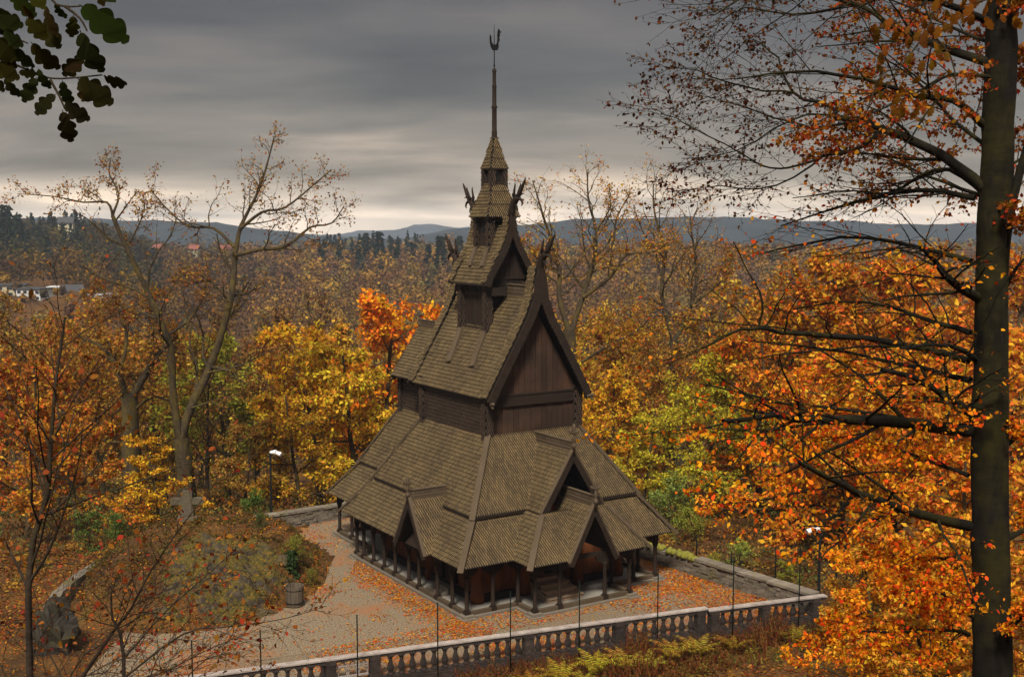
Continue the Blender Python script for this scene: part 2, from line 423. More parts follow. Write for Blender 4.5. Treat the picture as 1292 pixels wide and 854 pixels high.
# ---- hip and verge boards
def hip(a, b, w=.24, t=.07, ext=.16, up=.075):
    h = MB(); par = gal_roof if a[2] < 3 else ais_roof
    a = Vector(a); b = Vector(b); d = (b-a).normalized()
    nrm = Vector((0,0,1)); o = (nrm-d*nrm.dot(d)).normalized()*up
    h.bar(a-d*ext+o, b+o, w, t); P_(h, 'hip_board', 'board_grey', par)
for s in (-1, 1):
    hip((s*5.14,-.54,Ez),(s*3.95,.57,3.66)); hip((s*5.14,10.33,Ez),(s*3.95,9.2,3.66)); hip((s*4.2,13.9,Ez),(s*2.9,12.6,3.8))
    hip((s*4.0,.53,3.7),(s*2.22,2.31,6.43)); hip((s*4.0,9.22,3.7),(s*2.22,7.85,6.43)); hip((s*3.05,12.75,3.7),(s*1.58,11.2,6.4))
    hip((s*2.82,-1.74,Ez),(s*1.52,-.56,3.66))
# ---- bargeboards: one part for each gable
def barge(par, profs, width, place, th, sc_, wv):
    b = MB()
    for s in (-1, 1): bargeboard(b, [(s*a_, z) for a_, z in profs], width, place, th, sc_, wv)
    P_(b, 'bargeboard', 'timber_dark', par)
pm = [(2.56,7.90),(1.88,9.10),(1.2,10.25),(.66,11.2),(.36,11.95),(.25,12.75),(.05,13.35)]
pa = [(1.36,12.40),(1.18,12.85),(.78,13.45),(.43,14.05),(.2,14.65),(.13,15.2),(.03,15.6)]
barge(main_roof, pm, lambda t: .30+.25*max(0, t-.5), lambda a_, z, t: (a_, 1.78+t, z), .10, .05, .2)
barge(main_roof, pm, .3, lambda a_, z, t: (a_, 8.66+t, z), .10, .05, .2)
barge(aisg_roof, [(1.56,3.62),(.02,6.07)], .22, lambda a_, z, t: (a_, -.52+t, z), .08, .04, .17)
barge(porch_roof, [(1.20,1.98),(.02,4.22)], .20, lambda a_, z, t: (a_, -1.96+t, z), .08, .04, .17)
barge(portal_roof, [(1.32,1.98),(.02,4.15)], .20, lambda a_, z, t: (-5.46+t, 3.15+a_, z), .08, .04, .17)
barge(main_roof, [(2.16,7.9),(.02,10.0)], .22, lambda a_, z, t: (a_, 11.17+(z-7.9)/2.1*1.15+t, z), .08, .04, .17)
# light verge boards on the small gables
def verge(par, a, b_, w=.14, t=.06):
    f = MB(); f.bar(a, b_, w, t, (0,-.2,1)); P_(f, 'verge_board', 'board_grey', par)
for s in (-1, 1):
    verge(aisg_roof, (s*1.55,-.47,3.73), (s*.03,-.47,6.12)); verge(porch_roof, (s*1.18,-1.91,2.07), (s*.03,-1.91,4.25))
    verge(portal_roof, (-5.40,3.15+s*1.30,2.07), (-5.40,3.15+s*.03,4.18))
# ---- ridge crests and finials
def crest_part(par, *a_):
    c = MB(); crest(c, *a_); return P_(c, 'ridge_crest', 'board_grey', par)
crest_part(main_roof, (0,2.5,11.85),(0,4.34,11.85), 11.80, 12.42, .12)
crest_part(main_roof, (0,6.6,11.85),(0,8.2,11.85), 11.80, 12.42, .12)
crest_part(main_roof, (0,8.66,9.9),(0,12.25,9.9), 9.86, 10.38)
crest_part(aisg_roof, (0,-.44,5.95),(0,2.36,5.95), 5.92, 6.42)
crest_part(porch_roof, (0,-1.9,4.05),(0,.2,4.05), 4.03, 4.55)
crest_part(portal_roof, (-5.4,3.15,4.0),(-3.75,3.15,4.0), 3.98, 4.45)
for (u, v, z, hh, ax, par) in ((0,-.52,5.9,1.25,(1,0,0),aisg_roof), (0,-1.98,4.0,1.2,(1,0,0),porch_roof), (-5.46,3.15,3.95,1.1,(0,1,0),portal_roof), (0,12.33,9.85,1.0,(1,0,0),main_roof)):
    f = MB(); finial(f, u, v, z, hh, ax); P_(f, 'finial', 'board_grey', par)
DRAGONS = [((0,1.9,13.2),(0,-1,0),1.19), ((0,8.62,13.05),(0,1,0),1.25), ((0,4.0,15.5),(0,-1,0),1.15), ((0,7.1,15.45),(0,1,0),1.12)]
for base, d, k in DRAGONS[:2]:
    f = MB(); dragon(f, base, d, k); P_(f, 'dragon_head', 'timber_dark', main_roof)
for s in (-1, 1):
    f = MB(); c0 = Vector((s*2.3, 1.95, 7.75))
    f.tube([c0, c0+Vector((s*.1,-.2,.02)), c0+Vector((s*.15,-.38,.10)), c0+Vector((s*.18,-.52,.07))], [.09,.09,.07,.02], 6)
    f.tube([c0+Vector((s*.1,-.2,0)), c0+Vector((s*.14,-.36,-.08)), c0+Vector((s*.16,-.44,-.06))], [.06,.05,.015], 6)
    P_(f, 'eave_head', 'board_grey', main_roof)
# ---- clerestory walls (shingled) and the red plank gable
w = MB()
for s in (-1, 1):
    roof(w, [(s*2.24,2.36,6.3),(s*2.24,7.8,6.3),(s*2.24,7.8,8.2),(s*2.24,2.36,8.2)], .155, .11, .04, out=(s,0,0))
    roof(w, [(s*1.6,7.8,6.2),(s*1.6,11.15,6.2),(s*1.6,11.15,8.2),(s*1.6,7.8,8.2)], .155, .11, .04, out=(s,0,0))
roof(w, [(-2.24,7.8,6.2),(2.24,7.8,6.2),(2.24,7.8,8.3),(.05,8.0,12.0),(-.05,8.0,12.0),(-2.24,7.8,8.3)], .12, .1, .03, out=(0,1,0))
roof(w, [(-1.6,11.15,6.2),(1.6,11.15,6.2),(1.6,11.15,8.3),(0,11.15,9.9),(-1.6,11.15,8.3)], .12, .1, .03, out=(0,1,0))
P_(w, 'clerestory_wall', 'wall_shingle')
c = MB()
for s in (-1, 1):
    for u, v in ((2.2,2.42),(2.2,7.75)): scale_column(c, s*u, v, 6.0, 8.25, .17)
    scale_column(c, s*1.58, 11.1, 6.0, 8.2, .14)
P_(c, 'corner_columns', 'wall_shingle')
gw = MB(); pl = lambda u, z, hh: (u, 2.44-hh, z)
planks(gw, -2.05, 2.05, 6.2, lambda u: 7.62, pl, .27)
planks(gw, -2.05, 2.05, 8.0, lambda u: 11.9-abs(u)*1.62-.25, pl, .27)
P_(gw, 'gable_wall', 'plank')
gb = MB(); gb.box((-2.1,2.33,7.60),(2.1,2.46,8.02)); gb.box((-2.1,2.30,7.56),(2.1,2.47,7.64)); gb.box((-2.1,2.30,7.98),(2.1,2.47,8.05)); gb.box((-2.25,2.26,6.12),(2.25,2.44,6.42))
P_(gb, 'gable_beam', 'timber_dark')
sf = MB()                                     # eave soffits and backing
for s in (-1, 1):
    sf.face([(s*2.48,1.9,7.90),(s*2.48,8.6,7.90),(s*.1,8.6,11.80),(s*.1,1.9,11.80)]); sf.face([(s*1.32,4.0,12.38),(s*1.32,7.08,12.38),(s*.05,7.08,14.8),(s*.05,4.0,14.8)])
    sf.face([(s*5.06,-.42,2.03),(s*5.06,10.2,2.03),(s*3.7,8.85,2.0+1.36*SL),(s*3.7,.94,2.0+1.36*SL)])
sf.box((-2.0,2.5,6.0),(2.0,7.7,8.0))
P_(sf, 'soffit', 'timber_dark')
# ---- lower walls: aisle walls of upright planks, staves, floor
aw = MB()
X0, Y0, Y1 = 3.45, 1.15, 8.9
planks(aw, -X0, X0, .35, lambda u: 3.95, lambda u, z, hh: (u, Y0-hh, z), .26)
for s in (-1, 1):
    planks(aw, Y0, Y1, .35, lambda u: 3.95, lambda u, z, hh, s=s: (s*(X0+hh), u, z), .26)
    planks(aw, 8.9, 12.4, .35, lambda u: 3.7, lambda u, z, hh, s=s: (s*(2.6+hh), u, z), .26)
planks(aw, -2.6, 2.6, .35, lambda u: 3.7, lambda u, z, hh: (u, 12.4+hh, z), .26)
planks(aw, -X0, X0, .35, lambda u: 3.95, lambda u, z, hh: (u, Y1+hh, z), .26)
P_(aw, 'aisle_wall', 'plank_orange')
for (u, v) in ((-3.45,1.15),(3.45,1.15),(-3.45,8.9),(3.45,8.9),(-3.45,4.9),(3.45,4.9),(-1.3,1.05),(1.3,1.05)):
    f = MB(); f.lathe([(.27,.1),(.30,.35),(.24,.5),(.22,1.5),(.22,3.9)], (u,v,0), 12); P_(f, 'stave', 'plank_orange')
f = MB(); f.box((-3.6,.98,.12),(3.6,1.16,.40)); f.box((-3.63,.98,.12),(-3.44,8.9,.40)); f.box((3.44,.98,.12),(3.63,8.9,.40)); P_(f, 'ground_beam', 'timber_dark')
# front portal: carved frame, dark door
f = MB()
for s in (-1, 1): f.box((s*.62-.14,.90,.5),(s*.62+.14,1.10,2.5)); f.lathe([(.13,.5),(.13,2.3),(.18,2.4),(.18,2.6)], (s*.62,.88,0), 10)
f.box((-.8,.88,2.45),(.8,1.10,2.75)); P_(f, 'portal_frame', 'plank_orange')
f = MB(); planks(f, -.5, .5, .6, lambda u: 2.45, lambda u, z, hh: (u, 1.08-hh, z), .2); d_ = P_(f, 'door', 'timber_dark')
f = MB(); f.lathe([(.045,0),(.055,.02),(.03,.03)], (.35,1.02,1.5), 8); P_(f, 'handle', 'black').parent = d_
# side portal
f = MB(); planks(f, 2.75, 3.55, .55, lambda u: 2.3, lambda u, z, hh: (-3.52-hh, u, z), .2); f.box((-3.72,2.6,.5),(-3.5,2.75,2.4)); f.box((-3.72,3.55,.5),(-3.5,3.7,2.4)); P_(f, 'side_door', 'timber_dark')
f = MB()
for i in range(2): f.box((-4.35+.35*i,2.55,.1),(-3.7,3.75,.22+.16*i))
P_(f, 'side_steps', 'footing')
# steps up to the front door
st = MB()
for i in range(4):
    z = .13+.155*(i+1); v0 = -.55+.40*i
    st.box((-1.15+.06*i, v0, z-.05), (.50-.06*i, v0+.46, z)); st.box((-1.08+.06*i, v0+.05, .05), (.43-.06*i, v0+.09, z-.05))
for u in (-1.12, .47): st.prism([(u-.04,-.5,.05),(u-.04,1.0,.05),(u-.04,1.0,.62),(u-.04,-.5,.2)], (.08,0,0))
P_(st, 'steps', 'step_wood')
# ---- gallery: floor, sills, posts with capitals, arcade
fl = MB(); fl.box((-4.55,.03,-.1),(4.55,9.75,.085)); fl.box((-2.25,-1.17,-.1),(2.25,.02,.08)); fl.box((-3.65,9.76,-.1),(3.65,13.6,.08))
P_(fl, 'gallery_floor', 'gravel_floor')
outline = [(-2.28,0),(-2.28,-1.2),(2.28,-1.2),(2.28,0),(4.6,0),(4.6,9.8),(3.7,9.8),(3.7,13.7),(-3.7,13.7),(-3.7,9.8),(-4.6,9.8),(-4.6,0)]
sb, sc, ab = MB(), MB(), MB()
n = len(outline)
for i in range(n):
    a_, c_ = Vector((*outline[i],0)), Vector((*outline[(i+1) % n],0)); d = (c_-a_).normalized(); o = Vector((d.y,-d.x,0))
    if o.dot(a_-Vector((0,5,0))) < 0 and i not in (0,): o = -o
    e = d*.095
    sb.bar(a_+e+Vector((0,0,.165)), c_-e+Vector((0,0,.165)), .17, .15)
    sc.bar(a_-d*.12+Vector((0,0,.03)), c_+d*.12+Vector((0,0,.028+.002*i/n)), .46, .11+.003*i)
    ab.bar(a_+e+Vector((0,0,2.0)), c_-e+Vector((0,0,2.0)), .13, .16)
P_(sb, 'sill_beam', 'board_grey'); P_(sc, 'stone_base', 'footing')
posts = [(-4.6,v) for v in (0,1.1,2.3,3.85,4.75,6.0,7.05,8.1,9.1,9.8)] + [(4.6,v) for v in (0,1.15,2.3,3.5,4.7,5.9,7.1,8.3,9.8)]
posts += [(-3.43,0),(-2.28,0),(-2.28,-1.2),(-1.14,-1.2),(1.05,-1.2),(2.28,-1.2),(2.28,0),(3.45,0)]
posts += [(-3.7,11.0),(-3.7,12.3),(-3.7,13.7),(3.7,11.0),(3.7,12.3),(3.7,13.7),(-2.2,13.7),(0,13.7),(2.2,13.7)]
pb = MB()
pb.box((-.115,-.115,.14),(.115,.115,.27))
pb.lathe([(.085,.26),(.105,.30),(.078,.36),(.078,1.30),(.092,1.33),(.078,1.37),(.09,1.42),(.135,1.56),(.135,1.63)], (0,0,0), 12)
pb.box((-.10,-.10,1.625),(.10,.10,2.1))
proto = P_(pb, 'gallery_post', 'timber_dark')
for i, (u, v) in enumerate(posts):
    o = proto if i == 0 else proto.copy()
    if i: C.objects.link(o); o.parent = church
    o.location = (u*S, v*S, 0)
    for d in ((1,0),(-1,0),(0,1),(0,-1)):     # arch brackets towards neighbouring posts on the same line
        near = min([abs((q[0]-u)*d[0]+(q[1]-v)*d[1]) for q in posts if q != (u,v) and abs((q[0]-u)*d[1])+abs((q[1]-v)*d[0]) < .01 and (q[0]-u)*d[0]+(q[1]-v)*d[1] > 0] or [9])
        if near > 2.6: continue
        rr = min(near/2, .48); zt = 1.93; zb = 1.60
        pts = [(.09, zb)] + [(.09+(rr-.09)*math.sin(q*PI/2/6), zb+(zt-zb)*(1-math.cos(q*PI/2/6))) for q in range(1, 7)] + [(.09, zt)]
        perp = Vector((-d[1], d[0], 0))*.05
        ab.prism([Vector((u+d[0]*x, v+d[1]*x, z))-perp for x, z in pts], perp*2)
P_(ab, 'arcade', 'timber_dark')
for (u, v) in ((-4.6,0),(4.6,0),(-2.28,-1.2),(2.28,-1.2),(-4.6,9.8),(-3.7,13.7)):
    f = MB(); du, dv = (-1 if u < 0 else 1), (-1 if v < 5 else 1)
    f.box((u+du*.06-.30,v+dv*.06-.30,-.1),(u+du*.06+.30,v+dv*.06+.30,.045)); f.box((u+du*.03-.23,v+dv*.03-.23,.04),(u+du*.03+.23,v+dv*.03+.23,.15))
    P_(f, 'corner_stone', 'footing')
# gables' inner boards (dark recess of the portal gables)
f = MB(); planks(f, -1.25, 1.25, 3.6, lambda u: 5.7-1.5*abs(u), lambda u, z, hh: (u, .95-hh, z), .2); P_(f, 'gable_recess', 'timber_dark')
# ---- tower: lower tier
tA = MB()
for s in (-1, 1):
    planks(tA, 4.5, 6.45, 9.6, lambda v: 12.5, lambda v, z, hh, s=s: (s*(.90+hh), v, z), .28)
planks(tA, -.9, .9, 11.4, lambda u: 14.4-abs(u)*1.5, lambda u, z, hh: (u, 4.46-hh, z), .26)
planks(tA, -.9, .9, 11.4, lambda u: 14.4-abs(u)*1.5, lambda u, z, hh: (u, 6.5+hh, z), .26)
for s in (-1, 1):
    tA.box((min(s*.94,s*1.0),4.62,11.93),(max(s*.94,s*1.0),6.3,12.03)); tA.box((min(s*.94,s*1.0),4.62,10.45),(max(s*.94,s*1.0),6.3,10.57))
tA.box((-.9,4.38,12.62),(.9,4.47,12.72)); tA.box((-.95,4.1,11.95),(-.25,4.42,12.12)); tA.box((-.95,4.06,11.95),(-.25,4.12,12.3)); tA.box((-.98,4.36,11.75),(.98,4.48,11.9))
towerA = P_(tA, 'tower_wall', 'timber_dark')
for v in (5.1,5.45,5.8):
    for s in (-1, 1): wn = MB(); wn.box((min(s*.925,s*.955),v-.11,12.08),(max(s*.925,s*.955),v+.11,12.42)); P_(wn, 'tower_window', 'black', towerA)
for u in (-.45,0,.45):
    wn = MB(); wn.prism([(u-.12,4.40,12.2),(u+.12,4.40,12.2),(u+.12,4.40,12.46),(u+.06,4.40,12.56),(u-.06,4.40,12.56),(u-.12,4.40,12.46)], (0,.035,0)); P_(wn, 'tower_window', 'black', towerA)
cA = MB()
for s in (-1, 1):
    scale_column(cA, s*.95, 4.44, 9.7, 12.5, .15); scale_column(cA, s*.95, 6.52, 9.7, 12.5, .15)
P_(cA, 'tower_columns', 'wall_shingle')
rA = MB()
for s in (-1, 1):
    roof(rA, [(s*1.27,4.02,12.42),(s*1.27,7.05,12.42),(s*.80,7.05,13.3),(s*.80,4.02,13.3)])
    roof(rA, [(s*.82,4.02,13.27),(s*.82,7.05,13.27),(s*.08,7.05,14.85),(s*.08,4.02,14.85)])
    prof = [(1.27,12.45),(1.1,12.85),(.74,13.45),(.40,14.05),(.18,14.65),(.12,15.2)]
    for p, q in zip(prof, prof[1:]):
        for v0, v1 in ((4.0,4.4),(6.7,7.06)):
            roof(rA, [(s*(p[0]+.04),v0,p[1]+.05),(s*(p[0]+.04),v1,p[1]+.05),(s*(q[0]+.04),v1,q[1]+.05),(s*(q[0]+.04),v0,q[1]+.05)], rowh=.15)
tw_roof = P_(rA, 'tower_roof', 'shingle')
for base, d, k in DRAGONS[2:]:
    f = MB(); dragon(f, base, d, k); P_(f, 'dragon_head', 'timber_dark', tw_roof)
for v_ in (3.93, 7.06): barge(tw_roof, pa, .24, lambda a_, z, t, v_=v_: (a_, v_+t, z), .08, .04, .17)
for s in (-1, 1):
    for (v0, v1) in ((6.5,6.05),(4.5,4.1)):
        ap = MB(); ap.bar((s*1.0,v0,10.52),(s*1.92,v1,9.05), .3, .16, (s*.5,0,.6)); P_(ap, 'apron_board', 'board_grey')
    for v0 in (5.95, 4.95): ap = MB(); ap.bar((s*.62,v0,13.95),(s*.98,v0-.1,13.16), .22, .12, (s*.6,0,.5)); P_(ap, 'apron_board', 'board_grey')
# upper tier, lantern, spire
tB = MB()
for s in (-1, 1):
    planks(tB, 4.95, 5.95, 13.5, lambda v: 15.3, lambda v, z, hh, s=s: (s*(.5+hh), v, z), .2)
    tB.box((-.5,5.46+s*.56-.03,13.5),(.5,5.46+s*.56+.03,14.75)); tB.box((-.5,5.46+s*.56-.04,15.05),(.5,5.46+s*.56+.04,15.3))
towerB = P_(tB, 'upper_tower_wall', 'timber_dark')
for s in (-1, 1):
    for v in (5.25,5.5,5.75): wn = MB(); wn.box((min(s*.52,s*.56),v-.08,14.6),(max(s*.52,s*.56),v+.08,15.1)); P_(wn, 'upper_tower_window', 'black', towerB)
cB = MB()
for a_ in (-1, 1):
    for c_ in (-1, 1): scale_column(cB, a_*.52, 5.45+c_*.52, 13.3, 15.3, .12)
for a_ in (-1, 1):
    for c_ in (-1, 1): scale_column(cB, a_*.30, 5.42+c_*.30, 16.4, 17.35, .09)
P_(cB, 'upper_tower_columns', 'wall_shingle')
def pyramid(mb, cu, cv, prof, rowh=.15, w=.1):
    for (e0, z0), (e1, z1) in zip(prof, prof[1:]):
        q0 = [(cu-e0,cv-e0),(cu+e0,cv-e0),(cu+e0,cv+e0),(cu-e0,cv+e0)]; q1 = [(cu-e1,cv-e1),(cu+e1,cv-e1),(cu+e1,cv+e1),(cu-e1,cv+e1)]
        for i in range(4):
            j = (i+1) % 4; mid = ((q0[i][0]+q0[j][0])/2-cu, (q0[i][1]+q0[j][1])/2-cv, .3)
            roof(mb, [(*q0[i],z0),(*q0[j],z0),(*q1[j],z1),(*q1[i],z1)], rowh, w, out=mid)
rB = MB(); pyramid(rB, 0, 5.42, [(.80,15.22),(.60,15.75),(.44,16.3),(.36,16.6)]); P_(rB, 'upper_tower_roof', 'shingle')
lan = MB(); scale_column(lan, 0, 5.42, 16.5, 17.3, .25); lan.box((-.36,5.06,17.22),(.36,5.78,17.3)); lant = P_(lan, 'lantern', 'wall_shingle')
wn = MB(); wn.box((-.12,5.115,16.75),(.12,5.135,17.15)); P_(wn, 'lantern_window', 'black', lant)
wn = MB(); wn.box((-.305,5.3,16.75),(-.285,5.54,17.15)); P_(wn, 'lantern_window', 'black', lant)
rC = MB(); pyramid(rC, 0, 5.42, [(.43,17.26),(.30,17.7),(.19,18.15),(.09,18.6)], .13, .09); spire = P_(rC, 'spire_roof', 'shingle')
ms = MB(); ms.lathe([(.15,18.4),(.13,18.6),(.11,18.75),(.13,18.8),(.105,18.85),(.10,19.8),(.125,19.84),(.125,19.9),(.095,19.95),(.088,20.7),(.11,20.74),(.08,20.8),(.075,21.3),(.095,21.34),(.095,21.42),(.03,21.5)], (0,5.42,0), 10)
P_(ms, 'spire_mast', 'timber_dark')
rd = MB(); rd.tube([(0,5.42,21.4),(0,5.42,22.3),(0,5.42,23.3)], [.026,.022,.010], 6); rd.lathe([(.02,0),(.05,.05),(.02,.1)], (0,5.42,21.55), 8); P_(rd, 'vane_rod', 'iron')
ck = MB()
rt = Vector((math.cos(-.566), math.sin(-.566), 0))     # cock seen side-on
out = [(-.02,22.22),(.14,22.24),(.19,22.36),(.18,22.52),(.24,22.66),(.21,22.78),(.25,22.84),(.24,22.95),(.31,22.97),(.23,23.06),(.19,23.14),(.14,23.04),(.12,22.86),(.13,22.66),(.10,22.50),(.04,22.46),(-.05,22.48),(-.11,22.60),(-.12,22.80),(-.17,22.90),(-.20,22.78),(-.19,22.55),(-.15,22.36),(-.08,22.24)]
nn = Vector((-rt.y, rt.x, 0))*.04
ck.prism([Vector((0,5.42,0))+rt*x+Vector((0,0,z))-nn*.5 for x, z in out], nn)
P_(ck, 'weathercock', 'iron')
# ================================================================== sky and light
wd = bpy.data.worlds.new('World'); scene.world = wd; wd.use_nodes = True
nt = wd.node_tree; nt.nodes.clear()
def wn_(t, **k):
    o = nt.nodes.new('ShaderNode'+t)
    for a, v in k.items(): setattr(o, a, v)
    return o
SUN_EL, SUN_AZ = R(50), R(-172)      # azimuth measured from +Y, clockwise
sky = wn_('TexSky', sky_type='NISHITA', sun_disc=False); sky.sun_elevation = SUN_EL; sky.sun_rotation = SUN_AZ
tc = wn_('TexCoord'); sx = wn_('SeparateXYZ'); nt.links.new(tc.outputs['Generated'], sx.inputs[0])
def wm(op, a, b=None, clamp=False):
    o = wn_('Math', operation=op, use_clamp=clamp)
    for i, v in enumerate((a, b)):
        if v is None: continue
        if isinstance(v, bpy.types.NodeSocket): nt.links.new(v, o.inputs[i])
        else: o.inputs[i].default_value = v
    return o.outputs[0]
zz = wm('MAXIMUM', sx.outputs['Z'], 0.0); den = wm('ADD', zz, .16)
cx = wm('DIVIDE', sx.outputs['X'], den); cy = wm('DIVIDE', sx.outputs['Y'], den)
cb = wn_('CombineXYZ'); nt.links.new(wm('MULTIPLY', cx, .7), cb.inputs[0]); nt.links.new(wm('MULTIPLY', cy, 1.25), cb.inputs[1])
nz = wn_('TexNoise'); nz.inputs['Scale'].default_value = 1.25; nz.inputs['Detail'].default_value = 5; nz.inputs['Roughness'].default_value = .52
nz.inputs['Distortion'].default_value = .35; nt.links.new(cb.outputs[0], nz.inputs['Vector'])
def wramp(fac, stops):
    o = wn_('ValToRGB'); cr = o.color_ramp
    while len(cr.elements) < len(stops): cr.elements.new(.5)
    for e, (p, c) in zip(cr.elements, stops): e.position = p; e.color = (*c, 1)
    nt.links.new(fac, o.inputs[0]); return o.outputs[0]
def wmix(f, a, b, mode='MIX'):
    o = wn_('Mix', data_type='RGBA', blend_type=mode)
    for s, v in ((o.inputs[0], f), (o.inputs[6], a), (o.inputs[7], b)):
        if isinstance(v, bpy.types.NodeSocket): nt.links.new(v, s)
        elif hasattr(v, '__len__'): s.default_value = (*v, 1)
        else: s.default_value = v
    return o.outputs[2]
# an overcast deck: a bright slot at the horizon, a dark belt of cloud, and brighter cloud overhead
base = wramp(zz, [(0,(3.6,2.95,2.25)),(.012,(2.5,2.1,1.68)),(.045,(.87,.745,.635)),(.10,(.49,.425,.375)),(.19,(.305,.268,.243)),(.30,(.36,.325,.30)),(.5,(1.2,1.16,1.12)),(1,(2.0,1.93,1.86))])
cl = wramp(nz.outputs['Fac'], [(.30,(.55,.55,.56)),(.44,(.82,.82,.82)),(.56,(1.12,1.09,1.06)),(.70,(1.75,1.62,1.48))])
cloud = wmix(1.0, base, cl, 'MULTIPLY')
bgc = wmix(.97, sky.outputs[0], cloud)
bg = wn_('Background'); bg.inputs['Strength'].default_value = .10; nt.links.new(bgc, bg.inputs['Color'])
wo = wn_('OutputWorld'); nt.links.new(bg.outputs[0], wo.inputs['Surface'])
sl = bpy.data.lights.new('sun', 'SUN'); sl.energy = 1.5; sl.angle = R(11); sl.color = (1, .93, .82)
so = bpy.data.objects.new('sun', sl); C.objects.link(so)
dv = Vector((math.sin(SUN_AZ)*math.cos(SUN_EL), math.cos(SUN_AZ)*math.cos(SUN_EL), math.sin(SUN_EL)))
so.rotation_euler = dv.to_track_quat('Z', 'Y').to_euler(); so.location = (0, 0, 60)
scene.view_settings.view_transform = 'Standard'; scene.view_settings.look = 'None'; scene.view_settings.exposure = 1.85; scene.view_settings.gamma = 1
scene.render.engine = 'CYCLES'; scene.cycles.max_bounces = 5; scene.cycles.diffuse_bounces = 3; scene.cycles.transparent_max_bounces = 4
scene.cycles.glossy_bounces = 2; scene.cycles.volume_bounces = 0; scene.cycles.use_denoising = True

# ================================================================== ground
COURT = [(-14,40.05),(8.3,48.68),(13.9,50.75),(13.3,51.3),(7.4,59.0),(3.2,65.0),(-1.2,71.5),(-6.5,72.5),(-10.2,68.1),(-15.4,64.2),(-22,60.5),(-23,50),(-19,42)]
def seg_d(x, y, poly):
    best = 1e9; n = len(poly)
    for i in range(n):
        ax, ay = poly[i]; bx, by = poly[(i+1) % n]; dx, dy = bx-ax, by-ay
        t = max(0, min(1, ((x-ax)*dx+(y-ay)*dy)/(dx*dx+dy*dy))); d = math.hypot(x-ax-t*dx, y-ay-t*dy)
        if d < best: best = d
    return best
def smooth(t): t = max(0, min(1, t)); return t*t*(3-2*t)
FAR = [(60,-.6),(72,-1.5),(85,-4),(110,-10),(160,-17),(250,-21),(400,-17),(550,-11),(700,-7),(850,-7),(1000,-12),(1300,-30)]
def interp(v, tab):
    if v <= tab[0][0]: return tab[0][1]
    for (a, b), (c, d) in zip(tab, tab[1:]):
        if v <= c: return b+(d-b)*smooth((v-a)/(c-a))*.6+(d-b)*((v-a)/(c-a))*.4
    return tab[-1][1]
def front_d(x, y): return (y-41.25)*.9326-(x+10.93)*.361      # distance behind the balustrade line
def mound(x, y):
    e = ((x+15.2)/6.2)**2+((y-56.5)/8.2)**2
    if e >= 1: return 0.0
    n1 = mnoise.noise(Vector((x*.55, y*.55, 3.1))); n2 = mnoise.noise(Vector((x*1.6, y*1.6, 7.7)))
    h = smooth((1-e)*1.5)
    return h*(1.75+.5*n1)+h*.22*n2
def gz(x, y):
    n0 = mnoise.noise(Vector((x*.12, y*.12, 0)))
    zh = 15.75-.397*y+.35*n0-1.3*smooth((abs(x)-6)/14)*(1 if y > 8 else 0)
    if inpoly(x, y, COURT): return mound(x, y)-.02 if x < -8.5 else -.02
    fd = front_d(x, y)
    if y < 62 and fd < 0 and x < 40:
        if x < -12: return max(zh, -.15+.25*n0-.3*smooth((-fd-1)/4))
        return max(zh, -.52+.12*n0)
    d = seg_d(x, y, COURT) if y < 140 and abs(x) < 70 else 99
    z = interp(y, FAR)
    if y < 75 and x > 0: z = min(z, -.6-.10*d)
    if y < 75 and x < 0: z = -.1-.12*d if y > 58 else max(zh, -.15-.06*d)
    z += 4.0*n0*smooth((y-110)/150)
    z += 15*smooth((-x/max(y,1)-.28)/.09)*smooth((y-230)/90)*(1-smooth((y-800)/200))
    z += 5*mnoise.noise(Vector((x*.006, y*.006, 5)))*smooth((y-200)/200)
    return max(z, zh) if y < 42 else z
ys = [-14+1.0*i for i in range(50)]; ys += [36+.55*i for i in range(70)]
while ys[-1] < 1300: ys.append(ys[-1]*1.022)
NX = 150; gv = []; gf = []
for y in ys:
    hw = max(34, .60*y+20)
    for i in range(NX+1):
        t = i/NX*2-1; x = hw*(t*.55+.45*t*abs(t)); gv.append((x, y, gz(x, y)))
for j in range(len(ys)-1):
    for i in range(NX):
        k = j*(NX+1)+i; gf.append((k, k+1, k+NX+2, k+NX+1))
m = N('forest_floor'); v = m.coords(); n1 = m.noise(v, .35, 6, .65); n2 = m.noise(v, 6, 4, .7)
c = m.ramp(n1, [(.3,(.030,.020,.011)),(.45,(.075,.038,.014)),(.58,(.13,.062,.018)),(.72,(.060,.050,.015))])
c = m.mix(.75, c, m.ramp(n2, [(.3,(.25,.2,.18)),(.55,(1,1,1)),(.72,(1.9,1.5,1.1))]), 'MULTIPLY')
M['floor'] = m.finish(c, .95, n2, .08, .9, spec=.1)
me = bpy.data.meshes.new('ground'); me.from_pydata(gv, [], gf); me.polygons.foreach_set('use_smooth', np.ones(len(gf), bool)); me.update()
tag(link_mesh('ground', me, M['floor']), kind='structure')
def gravel(name, leafy):
    m = N(name); v = m.coords(); n1 = m.noise(v, 14, 5, .75); n2 = m.noise(v, .30, 5, .6); n3 = m.noise(v, 3.0, 3)
    c = m.ramp(n1, [(.30,(.052,.038,.024)),(.5,(.165,.124,.080)),(.66,(.42,.325,.215))])
    c = m.mix(m.ramp(n2, [(.35,(0,0,0)),(.65,(.6,.6,.6))]), c, m.mix(n1, (.09,.062,.036), (.29,.21,.13)))
    if leafy:
        f = m.math('MULTIPLY', m.ramp(n2, [(.52,(0,0,0)),(.66,(.75,.75,.75))]), m.ramp(n1, [(.42,(0,0,0)),(.56,(1,1,1))]))
        c = m.mix(f, c, (.34,.105,.022))
    return m.finish(c, .95, n1, .03, .9, spec=.15)
M['gravel'] = gravel('gravel', True)
